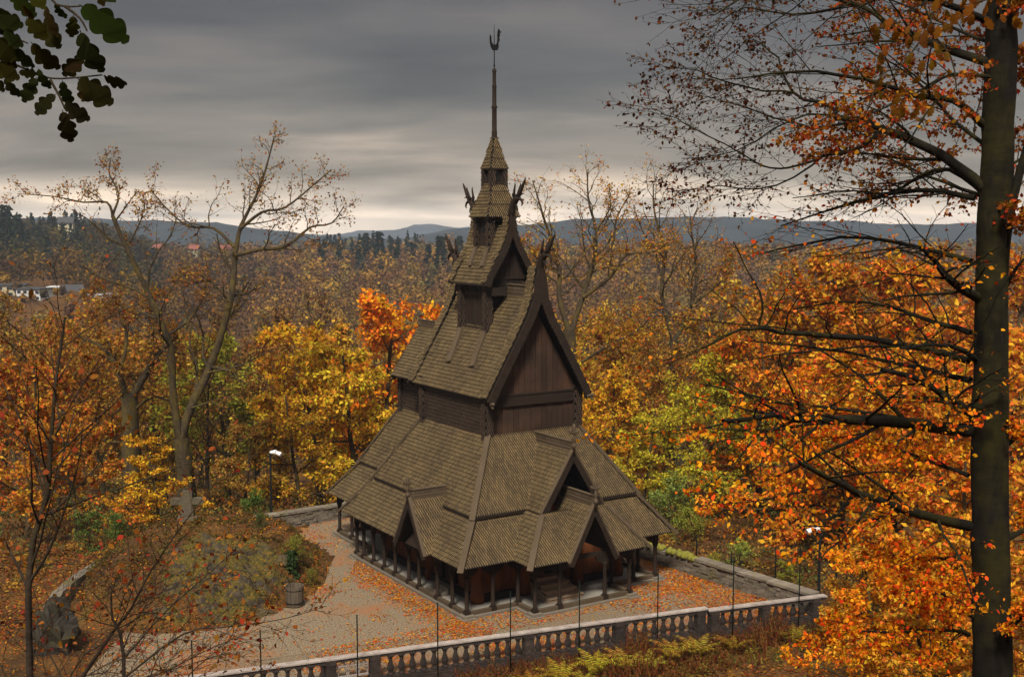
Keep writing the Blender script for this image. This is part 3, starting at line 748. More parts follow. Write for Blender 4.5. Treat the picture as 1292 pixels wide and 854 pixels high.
# gravel court: a sheet just above the ground, outside the mound
g = MB(); G = .6
def gravel_in(x, y): return inpoly(x, y, COURT) and (x > -8.4 or mound(x, y) < .03) and x > -20
ny = int((74-39)/G)
for i in range(int(40/G)):
    for j in range(ny):
        x, y = -23+i*G, 39+j*G
        q = [(x,y),(x+G,y),(x+G,y+G),(x,y+G)]
        if all(inpoly(a, b, COURT) and (a > -8.4 or mound(a, b) < .12) and a > -17+.35*max(0, b-52) for a, b in q):
            g.face([(a, b, .0) for a, b in q])
# filler triangles along the balustrade so the gravel meets it
A_, B_ = Vector((-13.4,40.3,0)), Vector((13.7,50.72,0))
tag(g.build('gravel_court', M['gravel']), kind='structure')
g = MB(); d_ = (B_-A_).normalized(); n_ = Vector((-d_.y, d_.x, 0))
g.face([A_+n_*.1+Vector((0,0,.004)), B_+n_*.1+Vector((0,0,.004)), B_+n_*.1-d_*1.2+n_*.9+Vector((0,0,.004)), A_+n_*1.0+Vector((0,0,.004))])
tag(g.build('gravel_edge', M['gravel']), kind='structure')
# far hills, one behind the other; some haze blue is put into their colour
def hill(name, Y, depth, pts, col, seed):
    vs = []; fs = []; nx, nyy = 160, 10
    for j in range(nyy+1):
        t = j/nyy
        for i in range(nx+1):
            px = pts[0][0]+(pts[-1][0]-pts[0][0])*i/nx
            for (a, b), (c_, d) in zip(pts, pts[1:]):
                if a <= px <= c_: top = b+(d-b)*smooth((px-a)/(c_-a)); break
            P = at(px, top, Y); x = P.x*(1+(t-.5)*depth/Y)
            z = -60+(P.z+60)*math.sin(min(1, t*1.25)*PI/2)+(3+Y*.002)*mnoise.noise(Vector((x*.012, t*6, seed)))+(1.2+Y*.0008)*mnoise.noise(Vector((x*.05, t*14, seed)))
            vs.append((x, Y+(t-.8)*depth, z))
    for j in range(nyy):
        for i in range(nx): k = j*(nx+1)+i; fs.append((k, k+1, k+nx+2, k+nx+1))
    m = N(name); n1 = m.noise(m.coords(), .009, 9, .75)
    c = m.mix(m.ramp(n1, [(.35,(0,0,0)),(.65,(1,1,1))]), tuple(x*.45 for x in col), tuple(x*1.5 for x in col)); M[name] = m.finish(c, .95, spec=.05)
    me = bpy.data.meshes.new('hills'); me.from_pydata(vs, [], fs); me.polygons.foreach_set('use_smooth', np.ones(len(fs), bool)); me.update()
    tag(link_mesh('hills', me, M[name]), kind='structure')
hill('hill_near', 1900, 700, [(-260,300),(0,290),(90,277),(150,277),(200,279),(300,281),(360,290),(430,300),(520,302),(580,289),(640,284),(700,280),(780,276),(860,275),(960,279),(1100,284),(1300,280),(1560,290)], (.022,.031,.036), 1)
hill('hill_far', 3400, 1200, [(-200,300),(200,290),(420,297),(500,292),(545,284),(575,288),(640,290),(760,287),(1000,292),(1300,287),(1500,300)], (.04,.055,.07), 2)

# ================================================================== balustrades
m = N('balustrade_stone'); v = m.coords(); n1 = m.noise(v, 3, 6, .7); n2 = m.noise(v, 18, 4)
c = m.ramp(n1, [(.3,(.016,.011,.010)),(.55,(.042,.029,.024)),(.75,(.085,.060,.045))]); M['balu'] = m.finish(c, .9, n2, .02, .7, spec=.2)
m = N('pale_coping'); v = m.coords(); n1 = m.noise(v, 2.5, 6, .7); n2 = m.noise(v, 22, 4)
c = m.ramp(n1, [(.3,(.22,.17,.15)),(.5,(.34,.285,.25)),(.8,(.52,.45,.41))]); M['coping'] = m.finish(c, .85, n2, .01, .6, spec=.2)
bal_mesh = None
def balustrade(label, p0, p1, ztop, piers, frets=()):
    a = Vector(p0); b = Vector(p1); d = b-a; L = d.length; ang = math.atan2(d.y, d.x)
    root = empty('balustrade', (a.x, a.y, 0), label, 'balustrade', rz=ang)
    def part(name, mb, mt): return mb.build(name, M[mt], root)
    zt = ztop
    f = MB(); f.box((-.1,-.17,zt-.055),(L+.1,.17,zt)); part('coping', f, 'coping')
    f = MB(); f.box((-.05,-.12,zt-.15),(L+.05,.12,zt-.055)); f.box((-.05,-.14,zt-.175),(L+.05,.14,zt-.15)); part('rail', f, 'balu')
    f = MB(); f.box((-.05,-.16,-.06),(L+.05,.16,.03)); f.box((-.05,-.22,-.80),(L+.05,.22,-.06)); part('plinth', f, 'balu')
    for x in piers:
        f = MB(); f.box((x-.19,-.19,.0),(x+.19,.19,zt-.06)); f.box((x-.21,-.21,zt-.26),(x+.21,.21,zt-.185)); f.box((x-.23,-.23,-.76),(x+.23,.23,.18)); part('pier', f, 'balu')
    for (x0, x1) in frets:
        f = MB(); f.bar((x0,0,.2),(x1,0,.2),.08,.06); f.bar((x0,0,.62),(x1,0,.62),.08,.05); k = 3; w = (x1-x0)/k
        for i in range(k):
            cx_ = x0+(i+.5)*w; pts = [(cx_+math.cos(q*PI/10)*w*.42, 0, .40+math.sin(q*PI/10)*.22) for q in range(11)]
            f.tube(pts, .03, 6); f.bar((cx_-w*.42,0,.15),(cx_-w*.42,0,.42),.05,.05,(1,0,0)); f.bar((cx_+w*.42,0,.15),(cx_+w*.42,0,.42),.05,.05,(1,0,0))
            f.tube([(cx_+math.cos(q*PI/5)*.09, 0, .69+math.sin(q*PI/5)*.06) for q in range(11)], .02, 5)
        part('fretwork_panel', f, 'coping')
    f = MB(); hb = zt-.36
    f.lathe([(.13,.03),(.13,.09),(.085,.12),(.10,.18),(.14,.29),(.13,.38),(.08,.52),(.068,.62),(.085,.66),(.07,.68),(.12,.74),(.195,zt-.174)], (0,0,0), 10)
    proto = None; nb = int(L/.43); 
    for i in range(nb):
        x = (i+.5)*L/nb
        if any(abs(x-p) < .30 for p in piers) or any(x0-.05 < x < x1+.05 for x0, x1 in frets): continue
        if proto is None: o = proto = part('baluster', f, 'balu')
        else: o = proto.copy(); C.objects.link(o); o.parent = root
        o.location = (x, 0, 0)
    return root
dirb = Vector((19.14,7.41,0)).normalized()
balustrade('long dark stone balustrade with pale coping, edging the gravel court from the left', (-12.6,40.60,0), (8.18,48.645,0), 1.0, [.3,6.2,7.9,14.2,18.2,22.05], [(6.45,7.65)])
balustrade('short lower stone balustrade with pale coping, ending at the stone wall on the right', (8.40,48.72,0), (13.75,50.66,0), .9, [.2,2.7,5.25])

# ================================================================== wire fence outside the balustrade
M['green_metal'] = mat_plain('dark_green_metal', (.005,.009,.006), .8, spec=.08)
M['wire'] = mat_plain('galvanised_wire', (.10,.10,.09), .5, .6)
fa = Vector((-13.2,39.6,0)); fdir = dirb; fnorm = Vector((-dirb.y, dirb.x, 0)); fa = Vector((-12.6,40.60,0))-fnorm*.75; FL = 29.0
wf = empty('wire_fence', fa, 'thin chain-link fence on dark green posts in front of the balustrade', 'fence', rz=math.atan2(fdir.y, fdir.x))
def on_line(px):
    r = ray(px, 600); k = r.x/r.y; t = (k*fa.y-fa.x)/(fdir.x-k*fdir.y); return t
ftop = lambda t: 2.55+.9*t/FL
for px in (236, 324, 448, 551, 644, 732, 832, 928, 1012):
    t = on_line(px); f = MB(); f.tube([(t,0,-.8),(t,0,ftop(t))], .026, 8); f.lathe([(.03,0),(.022,.03)], (t,0,ftop(t)), 8); f.build('post', M['green_metal'], wf)
f = MB(); 
for k in (.02, .5, .95):
    f.tube([(0,.04,-.4+k*2.0),(FL,.04,-.4+k*2.0+.3)], .004, 3, cap=False, sm=False)
sp_w = .085; zt = 1.6
for i in range(int(FL/sp_w)+20):
    for s in (-1, 1):
        x0 = i*sp_w-(1.0 if s > 0 else 0); x1 = x0+s*2.0*.55+(0 if s > 0 else 0)
        if min(x0, x1) < 0 or max(x0, x1) > FL: continue
        f.tube([(x0,.04,-.42),(x1,.04,zt)], .0022, 3, cap=False, sm=False)
f.build('wire_mesh', M['wire'], wf)
# posts of the fence beyond the right-hand wall
wf2 = empty('wire_fence', (10.5,57.5,-1.2), 'thin green fence posts with wires behind the right stone wall', 'fence')
pp = []
for px, Y, pt in ((879,62.0,674),(923,59.3,698),(979,56.6,690),(1056,54.2,690)):
    P = at(px, pt, Y); zb = gz(P.x, P.y)-.2; q = Vector((P.x-10.5, P.y-57.5, 0)); pp.append((q, zb+1.2, P.z+1.2))
    f = MB(); f.tube([q+Vector((0,0,zb+1.2)), q+Vector((0,0,P.z+1.2))], .035, 8); f.build('post', M['green_metal'], wf2)
f = MB()
for (q, a, b), (q2, a2, b2) in zip(pp, pp[1:]):
    for k in (.55, .75, .95): f.tube([q+Vector((0,0,a+(b-a)*k)), q2+Vector((0,0,a2+(b2-a2)*k))], .008, 4, cap=False)
f.build('wire', M['wire'], wf2)

# ================================================================== dry stone walls
M['drystone'] = mat_stone('dry_stone', (.07,.058,.045), (.21,.18,.14), (.10,.085,.03), .35, 3)
M['capstone'] = mat_stone('cap_stone', (.11,.093,.075), (.26,.225,.18), (.13,.11,.05), .45, 3)
M['moss'] = mat_plain('moss', (.16,.15,.02), .95, var=.6, sc=9)
rs = random.Random(11)
def rough_box(mb, c, ax, ay, az, jit):
    c = Vector(c); vs = []
    for z in (-1, 1):
        for x, y in ((-1,-1),(1,-1),(1,1),(-1,1)):
            vs.append(c+ax*(x*(1-rs.random()*jit))+ay*(y*(1-rs.random()*jit))+az*(z*(1-rs.random()*jit)))
    mb.solid(vs, [(0,3,2,1),(4,5,6,7),(0,1,5,4),(1,2,6,5),(2,3,7,6),(3,0,4,7)])
def stone_wall(label, path, height, th=.5, z0=-.3, caps=True, mossy=None, base=None):
    root = empty('stone_wall', (path[0][0], path[0][1], 0), label, 'wall'); o = Vector((path[0][0], path[0][1], 0))
    w, cp, ms_ = MB(), MB(), MB()
    for (a, b) in zip(path, path[1:]):
        A, B = Vector((a[0],a[1],0))-o, Vector((b[0],b[1],0))-o; d = B-A; L = d.length; d.normalize(); n = Vector((-d.y, d.x, 0)); zb = Vector((0,0,1))
        gz0 = [p[2] if len(p) > 2 else 0 for p in (a, b)]
        rows = int((height-z0)/.15)
        for r_ in range(rows):
            x = -rs.random()*.2
            while x < L:
                l = rs.uniform(.22,.6); zc = z0+.15*(r_+.5); lift = gz0[0]+(gz0[1]-gz0[0])*min(1,max(0,x/L))
                rough_box(w, A+d*(x+l/2)+zb*(zc+lift)+n*rs.uniform(-.03,.03), d*(l/2), n*(th/2), zb*.078, .14); x += l*.98
        x = 0
        while x < L:
            l = rs.uniform(.35,.8); lift = gz0[0]+(gz0[1]-gz0[0])*min(1,x/L); moss = mossy and mossy(o+A+d*x)
            if moss:
                for q in range(5): 
                    cc = A+d*(x+rs.random()*l)+n*rs.uniform(-.25,.25)+zb*(height+lift); rr = rs.uniform(.12,.26)
                    ms_.lathe([(rr,-.08),(rr*.95,.03),(rr*.6,.11),(.02,.15)], cc, 7)
            elif caps: rough_box(cp, A+d*(x+l/2)+zb*(height+lift+.03)+n*rs.uniform(-.03,.03), d*(l/2), n*(th/2+.05), zb*.065, .12)
            x += l
    w.build('stonework', M['drystone'], root)
    if caps and cp.v: cp.build('cap_stones', M['capstone'], root)
    if ms_.v: ms_.build('moss', M['moss'], root)
    return root
stone_wall('dry stone wall on the right, pale capped near the balustrade and mossy towards the church', [(13.5,50.95),(11.0,54.1),(7.3,58.9),(3.2,65.0),(-.8,71.2)], .82, .55, mossy=lambda p: p.y > 56.3)
stone_wall('dry stone wall at the back left, pale capped, running behind the lamp post to the church', [(-16.3,63.2),(-15.3,63.9),(-13.7,65.2),(-10.0,67.8),(-6.6,72.3)], .80, .5)
stone_wall('low curved stone kerb wall at the lower left, half hidden in fallen leaves', [(-19.2,58.2,.9),(-19.9,55.5,.75),(-20.25,53.6,.65),(-20.3,51.3,.6),(-19.9,48.6,.5)], .30, .5, z0=-.8, caps=False)

# ================================================================== lamps, cross, tub, rocks
M['lampwhite'] = mat_plain('white_lamp_housing', (.75,.74,.72), .4)
def lamp(label, x, y, zb, zt, s):
    root = empty('flood_lamp', (x, y, zb), label, 'lamp'); h = zt-zb
    f = MB(); f.lathe([(.11,0),(.11,.35),(.07,.4),(.06,h)], (0,0,0), 10); f.box((-.14,-.14,-.3),(.14,.14,.04)); f.build('pole', M['iron'], root)
    f = MB(); f.bar((-.08,0,h-.03),(s*.32,0,h-.03),.05,.05); f.bar((0,0,h-.3),(s*.2,0,h-.06),.03,.03); f.build('bracket', M['iron'], root)
    for dx, tilt in ((.05,.1),(.34,-.35)):
        f = MB(); c0 = Vector((s*dx,-.05,h+.03)); ax = Vector((s*math.cos(tilt),-.25,math.sin(tilt))).normalized()
        f.tube([c0-ax*.05, c0+ax*.05, c0+ax*.24, c0+ax*.34], [.07,.10,.13,.14], 10); hd = f.build('lamp_head', M['lampwhite'], root)
lx = onz(342,660,0); lamp('black lamp post with white twin heads beside the left stone wall', -13.75, 66.0, -.15, at(338,571,66).z, 1)
P = at(1035,668,54); lamp('black lamp post with white heads at the right end of the balustrade', P.x, P.y, -1.0, P.z, -1)
# celtic-style stone cross on the mound
M['granite'] = mat_stone('lichened_granite', (.05,.042,.032), (.145,.122,.092), (.09,.075,.03), .7, 5)
cp0 = at(237,664,61.2); czb = gz(cp0.x, cp0.y)
cr = empty('stone_cross', (cp0.x, cp0.y, czb-.1), 'weathered grey stone cross standing on the leafy mound', 'cross', rz=.12)
H = at(237,619,61.2).z-czb+.1
f = MB(); f.prism([(-.36,-.15,0),(.36,-.15,0),(.27,-.15,H*.58),(.27,-.15,H-.08),(.2,-.15,H),(-.2,-.15,H),(-.28,-.15,H-.08),(-.27,-.15,H*.58)], (0,.28,0)); f.build('shaft', M['granite'], cr)
for s in (-1, 1):
    f = MB(); f.prism([(s*.265,-.145,H*.55),(s*.72,-.145,H*.53),(s*.84,-.145,H*.56),(s*.87,-.145,H*.64),(s*.85,-.145,H*.73),(s*.72,-.145,H*.77),(s*.265,-.145,H*.75)], (0,.27,0)); f.build('arm', M['granite'], cr)
f = MB(); f.prism([(-.6,-.4,-.3),(.6,-.4,-.3),(.5,-.35,.16),(-.5,-.35,.16)], (0,.75,0)); f.build('base', M['granite'], cr)
# wooden tub at the mound's edge
M['greywood'] = mat_boards('grey_staves', (.07,.055,.04), (.15,.12,.09), (.10,.08,.055))
tb = onz(372,764,0); root = empty('wooden_tub', (tb.x, tb.y, 0), 'grey wooden slatted bin standing at the edge of the mound', 'bin')
f = MB()
for i in range(14):
    a0 = 2*PI*i/14; a1 = 2*PI*(i+.9)/14
    q = lambda a, r, z: (r*math.cos(a), r*math.sin(a), z)
    f.solid([q(a0,.38,.04),q(a1,.38,.04),q(a1,.42,.95),q(a0,.42,.95),q(a0,.34,.04),q(a1,.34,.04),q(a1,.38,.95),q(a0,.38,.95)], [(0,1,2,3),(7,6,5,4),(0,4,5,1),(3,2,6,7),(1,5,6,2),(0,3,7,4)])
f.build('slats', M['greywood'], root)
f = MB()
for z in (.2, .78): f.tube([(.405*math.cos(2*PI*i/20), .405*math.sin(2*PI*i/20), z) for i in range(21)], .02, 5)
f.lathe([(.36,.03),(.36,.06)], (0,0,0), 14); f.build('hoops', M['iron'], root)
# rocks of the outcrop
M['rock'] = mat_stone('mossy_rock', (.026,.020,.015), (.105,.082,.060), (.080,.055,.013), .95, 2.2)
M['dark_rock'] = mat_stone('dark_rock', (.010,.009,.008), (.05,.042,.034), (.035,.03,.01), .6, 3)
ROCKTOP = []
def rock(label, x, y, r, sx=1, sy=1, sz=.7, seed=0, mat='rock', group=None, dz=-.25):
    bm_ = []; n_, k_ = 26, 16; vs = []; fs = []
    for j in range(k_+1):
        th = PI*j/k_
        for i in range(n_):
            ph = 2*PI*i/n_; d = Vector((math.sin(th)*math.cos(ph), math.sin(th)*math.sin(ph), math.cos(th)))
            q = d*2.2+Vector((seed*9.1, 0, 0)); rr = r*(1+.45*mnoise.noise(q*.6)+.22*mnoise.noise(q*1.7)+.10*mnoise.noise(q*4))
            rr *= 1-.3*abs(mnoise.noise(q*1.3+Vector((0,5,0)))); rr *= 1-.05*abs(math.sin((d.z*3+d.x*1.2+seed)*2.6))+.06*mnoise.noise(q*6)
            vs.append((d.x*rr*sx, d.y*rr*sy, d.z*rr*sz))
    for j in range(k_):
        for i in range(n_): fs.append((j*n_+i, j*n_+(i+1) % n_, (j+1)*n_+(i+1) % n_, (j+1)*n_+i))
    me = bpy.data.meshes.new('rock'); me.from_pydata(vs, [], fs); me.update()
    o = link_mesh('rock', me, M[mat]); o.location = (x, y, gz(x, y)+dz*r); return tag(o, label, 'rock', group)
OC = onz(283, 728, 1.0)
def outcrop(x, y):
    e = ((x-OC.x)/3.7)**2+((y-OC.y)/4.4)**2+.45*mnoise.noise(Vector((x*.6, y*.6, 20)))
    w = smooth((1-e)*1.6); h = 0; amp = .50; f_ = .8
    for o in range(5):
        q = Vector((x*f_*.75+y*f_*.35, y*f_*1.5-x*f_*.3, o*7.3)); h += amp*(1-2*abs(mnoise.noise(q))); amp *= .60; f_ *= 2.05
    step = round(h*3.2)/3.2
    return mound(x, y)-.30*(1-w)+w*(.58*(.5*h+.5*step)-.22)
f = MB(); g0 = .115; nx_ = int(10.4/g0); ny_ = int(11/g0); idx = {}
for j in range(ny_+1):
    for i in range(nx_+1):
        x, y = OC.x-5.2+i*g0, OC.y-5.5+j*g0; f.v.append((x, y, outcrop(x, y)))
for j in range(ny_):
    for i in range(nx_):
        k = j*(nx_+1)+i; q = [k, k+1, k+nx_+2, k+nx_+1]
        if max(f.v[a_][2]-mound(f.v[a_][0], f.v[a_][1]) for a_ in q) > -.1: f.f.append(tuple(q)); f.smooth.append(False)
ROCKTOP = [Vector(p_) for p_ in f.v if p_[2]-mound(p_[0], p_[1]) > -.05]
m = N('mossy_outcrop'); v = m.coords(); ge = m.n('NewGeometry'); sx_ = m.n('SeparateXYZ'); m.l(ge.outputs['True Normal'], sx_.inputs[0])
n1 = m.noise(v, 3.2, 8, .7); n2 = m.noise(v, 1.1, 6, .65); n3 = m.noise(v, 9, 4)
rockc = m.ramp(n1, [(.3,(.014,.011,.008)),(.5,(.048,.037,.026)),(.7,(.115,.088,.060))])
mossc = m.ramp(n3, [(.3,(.030,.027,.008)),(.5,(.075,.062,.013)),(.7,(.17,.082,.017))])
fl_ = m.ramp(m.math('ADD', sx_.outputs['Z'], m.math('MULTIPLY', m.math('SUBTRACT', n2, .5), 1.6)), [(.40,(0,0,0)),(.68,(1,1,1))])
M['outcrop'] = m.finish(m.mix(fl_, rockc, mossc), .95, n1, .06, .9, spec=.12)
tag(f.build('rock_outcrop', M['outcrop']), 'low mossy rock outcrop strewn with leaves, between the stone cross and the wooden bin', 'rock')
for i, (px, py, zz_, r, sx, sy, sz) in enumerate([(205,775,.4,.45,1.3,1,.5),(330,768,.2,.5,1.4,1,.5),(262,690,1.6,.5,1.6,.9,.5),(352,728,.5,.5,1.3,1,.5)]):
    P = onz(px, py, zz_); rock(['small rock among leaves left of the outcrop foot','small flat rock at the outcrop foot nearest the wooden bin','long low rock at the top of the outcrop just right of the cross','small rock on the right shoulder of the outcrop above the bin'][i], P.x, P.y, r, sx, sy, sz, i+1, dz=-.2)
P = onz(68,812,.2); rock('tall dark boulder at the near end of the curved kerb wall', P.x, P.y, 1.35, .75, .7, 1.15, 31, 'dark_rock', dz=.25)

# ================================================================== houses across the valley
M['wh_wall'] = mat_plain('white_render', (.48,.48,.47), .8, var=.08); M['cr_wall'] = mat_plain('cream_render', (.42,.38,.25), .8, var=.1); M['gr_wall'] = mat_plain('grey_cladding', (.34,.36,.40), .8, var=.1)
M['rd_roof'] = mat_plain('red_roof', (.20,.062,.045), .8, var=.2); M['dk_roof'] = mat_plain('dark_roof', (.05,.05,.055), .8, var=.2); M['pane'] = mat_plain('window_pane', (.02,.025,.03), .15, spec=.5)
def house(label, px, pyb, Y, w, d, h, wall, roofm, kind, rz=0.0, nwin=3, floors=2):
    P = at(px, pyb, Y); root = empty('house', P, label, 'house', rz=rz)
    f = MB(); f.box((-w/2,-d/2,-6),(w/2,d/2,h)); f.build('wall', M[wall], root)
    f = MB()
    if kind == 'flat': f.box((-w/2-.3,-d/2-.3,h),(w/2+.3,d/2+.3,h+.35))
    else:
        f.prism([(-w/2-.4,-d/2-.5,h-.1),(w/2+.4,-d/2-.5,h-.1),(w/2+.4,0,h+d*.4),(-w/2-.4,0,h+d*.4)], (0,0,.25)); f.prism([(-w/2-.4,d/2+.5,h-.1),(w/2+.4,d/2+.5,h-.1),(w/2+.4,0,h+d*.4),(-w/2-.4,0,h+d*.4)], (0,0,.25))
        f.face([(-w/2,-d/2,h),(-w/2,d/2,h),(-w/2,0,h+d*.4)]); f.face([(w/2,-d/2,h),(w/2,d/2,h),(w/2,0,h+d*.4)])
    f.build('roof', M[roofm], root)
    for fl in range(floors):
        for i in range(nwin):
            x = -w/2+(i+.5)*w/nwin; z = h*(fl+.30)/floors; f = MB(); f.box((x-w/nwin*.28,-d/2-.06,z),(x+w/nwin*.28,-d/2+.02,z+h/floors*.48)); f.build('window', M['pane'], root)
house('cream flat-roofed house at the far left across the valley', 15, 374, 335, 8, 7, 3.2, 'cr_wall', 'dk_roof', 'flat', .25)
house('grey-roofed dark end house on the left frame edge', -4, 374, 338, 6, 7, 3.2, 'gr_wall', 'dk_roof', 'flat', .1)
house('long white flat-roofed house in front of the terrace on the left', 45, 379, 330, 8, 6, 3.2, 'wh_wall', 'dk_roof', 'flat', -.3, 4)
house('cream house with pale parapet, half behind the oak twigs', 76, 376, 335, 6, 6, 3.0, 'cr_wall', 'wh_wall', 'flat', .15)
house('white gabled house at the right end of the terrace on the left', 92, 380, 330, 5, 4.5, 2.6, 'wh_wall', 'dk_roof', 'gable', .5, 2)
house('low white house glimpsed between the two bare oaks', 128, 381, 335, 6, 5, 2.0, 'wh_wall', 'gr_wall', 'flat', -.2, 3, 1)
house('yellowish house on the dark ridge at the far left', 84, 286, 590, 7, 7, 1.8, 'cr_wall', 'dk_roof', 'gable', .2, 3, 1)
house('red roofed house on the hillside left of the tall bare oak', 200, 317, 690, 6, 6, 1.5, 'wh_wall', 'rd_roof', 'gable', .1, 3, 1)
house('red roofed house just right of the tall bare oak trunk', 246, 318, 690, 6, 6, 1.5, 'cr_wall', 'rd_roof', 'gable', -.2, 3, 1)
house('small red roofed house, rightmost on the left hillside', 284, 318, 700, 6, 6, 1.5, 'wh_wall', 'rd_roof', 'gable', .15, 2, 1)
house('pale gabled house among the trees right of the spire', 842, 341, 620, 9, 8, 4.2, 'wh_wall', 'dk_roof', 'gable', -.25, 3)
house('pale house below the hill, right of the gabled one', 868, 350, 600, 7, 7, 3.8, 'gr_wall', 'dk_roof', 'gable', .3, 2)

# ================================================================== the air
hz = MB(); hz.box((-2600,-60,-75),(2600,4300,46)); m = N('haze_air'); pv = m.n('VolumePrincipled')
pv.inputs['Color'].default_value = (.74,.84,1.0,1); pv.inputs['Density'].default_value = .00018; pv.inputs['Anisotropy'].default_value = 0.2
m.l(pv.outputs[0], m.out.inputs['Volume']); tag(hz.build('haze', m.m), 'thin pale haze in the valley air', 'haze', kind='stuff')
# ================================================================== vegetation helpers
UP = Vector((0,0,1))
class Tree:
    def __init__(s, seed): s.rng = random.Random(seed); s.tubes = []; s.lp = []; s.ld = []
def rdir(rng):
    while True:
        v = Vector((rng.uniform(-1,1), rng.uniform(-1,1), rng.uniform(-1,1)))
        if .05 < v.length < 1: return v.normalized()
class Cfg:
    def __init__(s, **k):
        s.maxl = 3; s.nch = [7,6,5,0]; s.ratio = [.6,.5,.5,.5]; s.ang = [50,50,45,40]; s.wob = [.12,.22,.28,.3]; s.trop = [.05,.08,.06,.03]
        s.seg = [6,5,4,3]; s.sides = [10,6,4,3]; s.leaf = [0,0,2,9]; s.t0 = [.35,.2,.15,0]; s.spread = .25; s.flat = 0.0; s.lenf = lambda t: 1.15-.6*t; s.rr = .55; s.minr = .008; s.tip = .3
        for a, b in k.items(): setattr(s, a, b)
def spawn(T, pts, radii, L, lvl, cfg, n=None, t0=None):
    rng = T.rng; n = cfg.nch[lvl] if n is None else n; t0 = cfg.t0[lvl] if t0 is None else t0; m = len(pts)-1; phi = rng.uniform(0, 6.28)
    for k in range(n):
        t = t0+(1-t0)*(k+rng.random())/max(1, n); f = t*m; i = min(int(f), m-1); p = pts[i].lerp(pts[i+1], f-i); r = radii[i]+(radii[i+1]-radii[i])*(f-i)
        tg = (pts[i+1]-pts[i]).normalized(); phi += 2.4+rng.uniform(-.5,.5)
        x = tg.orthogonal().normalized(); y = tg.cross(x); sd = x*math.cos(phi)+y*math.sin(phi)
        if cfg.flat: sd.z *= (1-cfg.flat); sd.normalize()
        a = R(cfg.ang[lvl]*rng.uniform(.7,1.25)); d = (tg*math.cos(a)+sd*math.sin(a)).normalized()
        l = L*cfg.ratio[lvl]*cfg.lenf(t)*rng.uniform(.7,1.25)
        grow(T, p, d, l, max(cfg.minr, min(r*.9, r*cfg.rr)), lvl+1, cfg)
def grow(T, p, d, L, r, lvl, cfg):
    rng = T.rng; n = cfg.seg[min(lvl, 3)]; pts = [p.copy()]; radii = [r]
    for i in range(n):
        d = (d+rdir(rng)*cfg.wob[lvl]+UP*cfg.trop[lvl]).normalized()
        if cfg.flat and lvl > 0: d.z *= (1-cfg.flat*.35); d.normalize()
        pts.append(pts[-1]+d*(L/n)); radii.append(max(cfg.minr*.6, r*(1-(1-cfg.tip)*(i+1)/n)))
    T.tubes.append((pts, radii, cfg.sides[min(lvl,3)]))
    leaves(T, pts, lvl, cfg, L)
    if lvl < cfg.maxl: spawn(T, pts, radii, L, lvl, cfg)
def leaves(T, pts, lvl, cfg, L):
    rng = T.rng; nl = cfg.leaf[min(lvl,3)]; m = len(pts)-1
    if callable(nl): nl = nl(pts[-1])
    nl = int(nl+rng.random())
    for k in range(nl):
        f = rng.uniform(.15, 1)*m; i = min(int(f), m-1); q = pts[i].lerp(pts[i+1], f-i); o = rdir(rng); o.z *= (1-cfg.flat*.8)
        T.lp.append(q+o*cfg.spread*rng.random()); T.ld.append((pts[i+1]-pts[i]).normalized()*.6+rdir(rng))
def limb(T, pts, r0, r1, sides=9, sub=3, wob=.0):
    """a hand-placed limb through points (Vectors), smoothed; returns points and radii"""
    out = []
    P = [pts[0]]+list(pts)+[pts[-1]]
    for i in range(1, len(P)-2):
        for k in range(sub):
            t = k/sub; a, b, c, d = P[i-1], P[i], P[i+1], P[i+2]
            out.append(.5*((2*b)+(c-a)*t+(2*a-5*b+4*c-d)*t*t+(3*b-a-3*c+d)*t**3))
    out.append(pts[-1].copy())
    if wob:
        for i in range(1, len(out)-1): out[i] = out[i]+rdir(T.rng)*wob
    n = len(out); rad = [r0+(r1-r0)*(i/(n-1))**.8 for i in range(n)]
    T.tubes.append((out, rad, sides)); return out, rad
KITE = np.array([(0,0,0),(.28,.42,.04),(0,1,-.05),(-.28,.42,.04)], float)
BEECH = np.array([(0,0,0),(.26,.25,.03),(.32,.55,.05),(0,1.0,-.12),(-.32,.55,.05),(-.26,.25,.03)], float)
_o = [(0, 0)]+[(max(.012, .31*math.sin(PI*min(1, .03+y*.95))**.75*(.5+.6*y)*(.50+.50*abs(math.cos(PI*(3.5*y+.35)))**.55)) if y > .08 else .012, y) for y in [i/40 for i in range(1, 40)]]+[(0, 1.0)]
OAK = np.array([(x,y,.05*math.sin(y*5)+abs(x)*.3) for x, y in _o]+[(-x,y,.05*math.sin(y*5)+abs(x)*.3) for x, y in reversed(_o[1:-1])], float)
def leaf_mesh(name, pos, dirs, size, tmpl, mat, parent, seed=0, droop=.3, var=.5, tint=None):
    if not len(pos): return None
    rg = np.random.default_rng(seed); P = np.array([tuple(p) for p in pos]); D = np.array([tuple(p) for p in dirs]); n = len(P)
    D[:,2] -= droop; D /= np.linalg.norm(D, axis=1)[:,None]+1e-9
    Nn = rg.normal(size=(n,3)); Nn[:,2] += .9; X = np.cross(D, Nn); X /= np.linalg.norm(X, axis=1)[:,None]+1e-9; Z = np.cross(X, D)
    sz = size*(1+var*rg.uniform(-1,1,n)); k = len(tmpl)
    V = P[:,None,:]+sz[:,None,None]*(tmpl[None,:,0:1]*X[:,None,:]+tmpl[None,:,1:2]*D[:,None,:]+tmpl[None,:,2:3]*Z[:,None,:])
    return np_mesh(name, V.reshape(-1,3), np.arange(n*k), k, mat, parent, tint)
